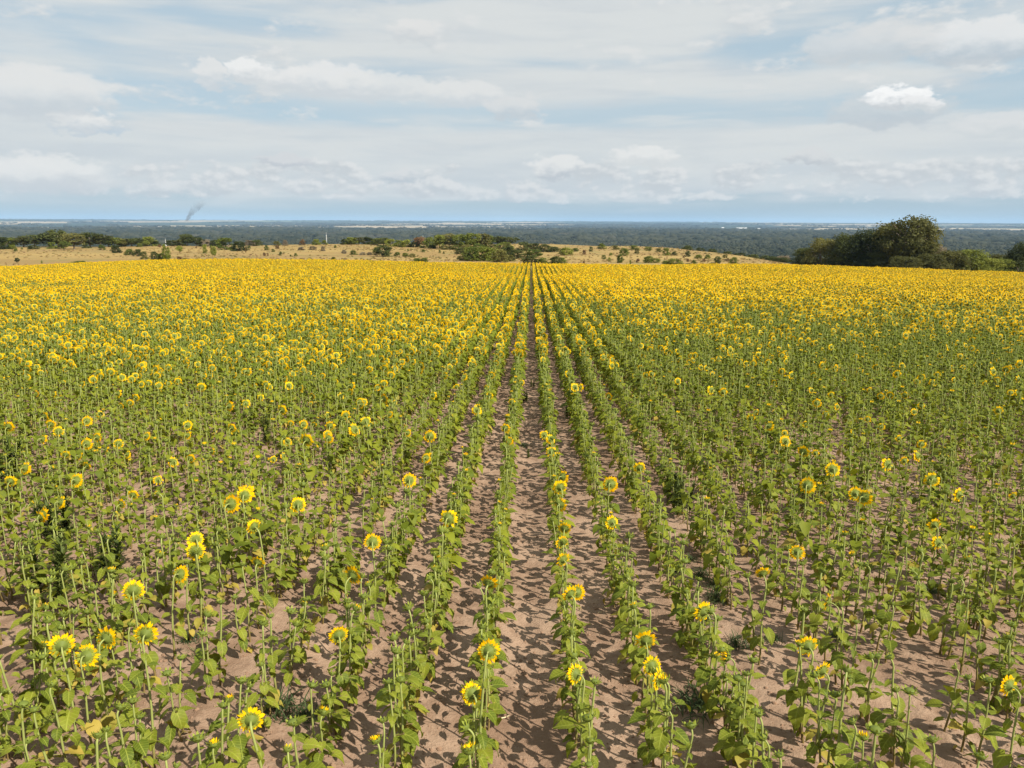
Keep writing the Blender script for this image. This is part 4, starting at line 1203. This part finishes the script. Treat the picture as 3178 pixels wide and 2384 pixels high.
for n_, (px, py, s) in enumerate(sorted(TUFT_PX), 1):
    p = ground_hit(px, py)
    o = link('grass_tuft', TUFTS[wr.integers(4)]); o.location = (p[0], p[1], float(terrain(p[0], p[1], True)) - .005); o.rotation_euler = (0, 0, wr.uniform(0, 6.28)); o.scale = (s, s, s)
    tag(o, 'dark green grass tuft on the bare soil, %s from the left' % ordw(n_), 'grass tuft', 'grass tufts between the rows')
STRAW_PX = [(1410,1960,.14,.1),(1560,2228,.16,.6),(930,2022,.10,.1),(1575,1862,.05,.2),(1333,1866,.05,.0),(1150,2190,.06,.8),(1862,1904,.06,.3),(2770,2200,.07,.5)]
for n_, (px, py, L, a) in enumerate(sorted(STRAW_PX), 1):
    p = ground_hit(px, py)
    g = Geo().add(*tube([(-L / 2, 0, .0), (-L * .15, .006, .006), (L * .2, -.004, .005), (L / 2, .004, .0)], [.006, .0065, .006, .003], 5))
    o = link('straw', g.mesh('straw', [M_STRAW])); o.location = (p[0], p[1], float(terrain(p[0], p[1], True)) + .008); o.rotation_euler = (0, 0, a)
    tag(o, 'pale straw stalk lying on the soil, %s from the left' % ordw(n_), 'straw', 'straw bits on the soil')

# ------------------------------------------------------------------ smoke plume and haze
def smoke():
    dist = 3600.0
    pts_ = [(578, 688, 4), (588, 672, 7), (600, 656, 11), (613, 641, 15), (628, 626, 19), (646, 610, 23), (664, 596, 24)]
    ring, v, f = 14, [], []
    for (px, py, hw) in pts_:
        d = ray(px, py); k = dist / np.hypot(d[0], d[1]); c0 = CAM + d * k
        w = hw / FPX * dist
        for j in range(ring):
            a = 2 * math.pi * j / ring
            v.append(c0 + np.array([math.cos(a) * w, math.sin(a) * w, 0.0]))
    n = len(pts_)
    for i in range(n - 1):
        for j in range(ring):
            f.append((i * ring + j, i * ring + (j + 1) % ring, (i + 1) * ring + (j + 1) % ring, (i + 1) * ring + j))
    f.append(tuple(reversed(range(ring)))); f.append(tuple((n - 1) * ring + j for j in range(ring)))
    m, nt = new_mat('smoke')
    base_ = ray(585, 688); k0 = dist / np.hypot(base_[0], base_[1]); z0 = CAMZ + base_[2] * k0
    P = geo_pos(nt); x, y, z = nt.separate(P)
    up = nt.ss(z, z0 + 95.0, z0 + 5.0)
    nz = nt.noise(P, 0.035, 3, 0.6)
    vol = nt.node('ShaderNodeVolumePrincipled')
    vol.inputs['Color'].default_value = (0.34, 0.38, 0.43, 1)
    nt.link(nt.ss(nz, 0.36, 0.62) * up * 0.07, vol.inputs['Density'])
    o = nt.node('ShaderNodeOutputMaterial'); nt.t.links.new(vol.outputs[0], o.inputs['Volume'])
    tag(link('smoke', mesh_np('smoke', v, f, [m])), 'thin grey smoke plume leaning right above the far village', 'smoke', kind='stuff')
smoke()
HAZE_DENSITY = 4.6e-5
m, nt = new_mat('haze')
vol = nt.node('ShaderNodeVolumePrincipled')
vol.inputs['Color'].default_value = (0.42, 0.63, 0.90, 1)
vol.inputs['Density'].default_value = HAZE_DENSITY
vol.inputs['Anisotropy'].default_value = 0.0
o = nt.node('ShaderNodeOutputMaterial'); nt.t.links.new(vol.outputs[0], o.inputs['Volume'])
v, f = box_geo(-64000, 64000, -64000, 64000, -90, 190)
tag(link('haze', mesh_np('haze', v, f, [m], None, False)), 'pale blue haze over the far plain', 'haze', kind='stuff')
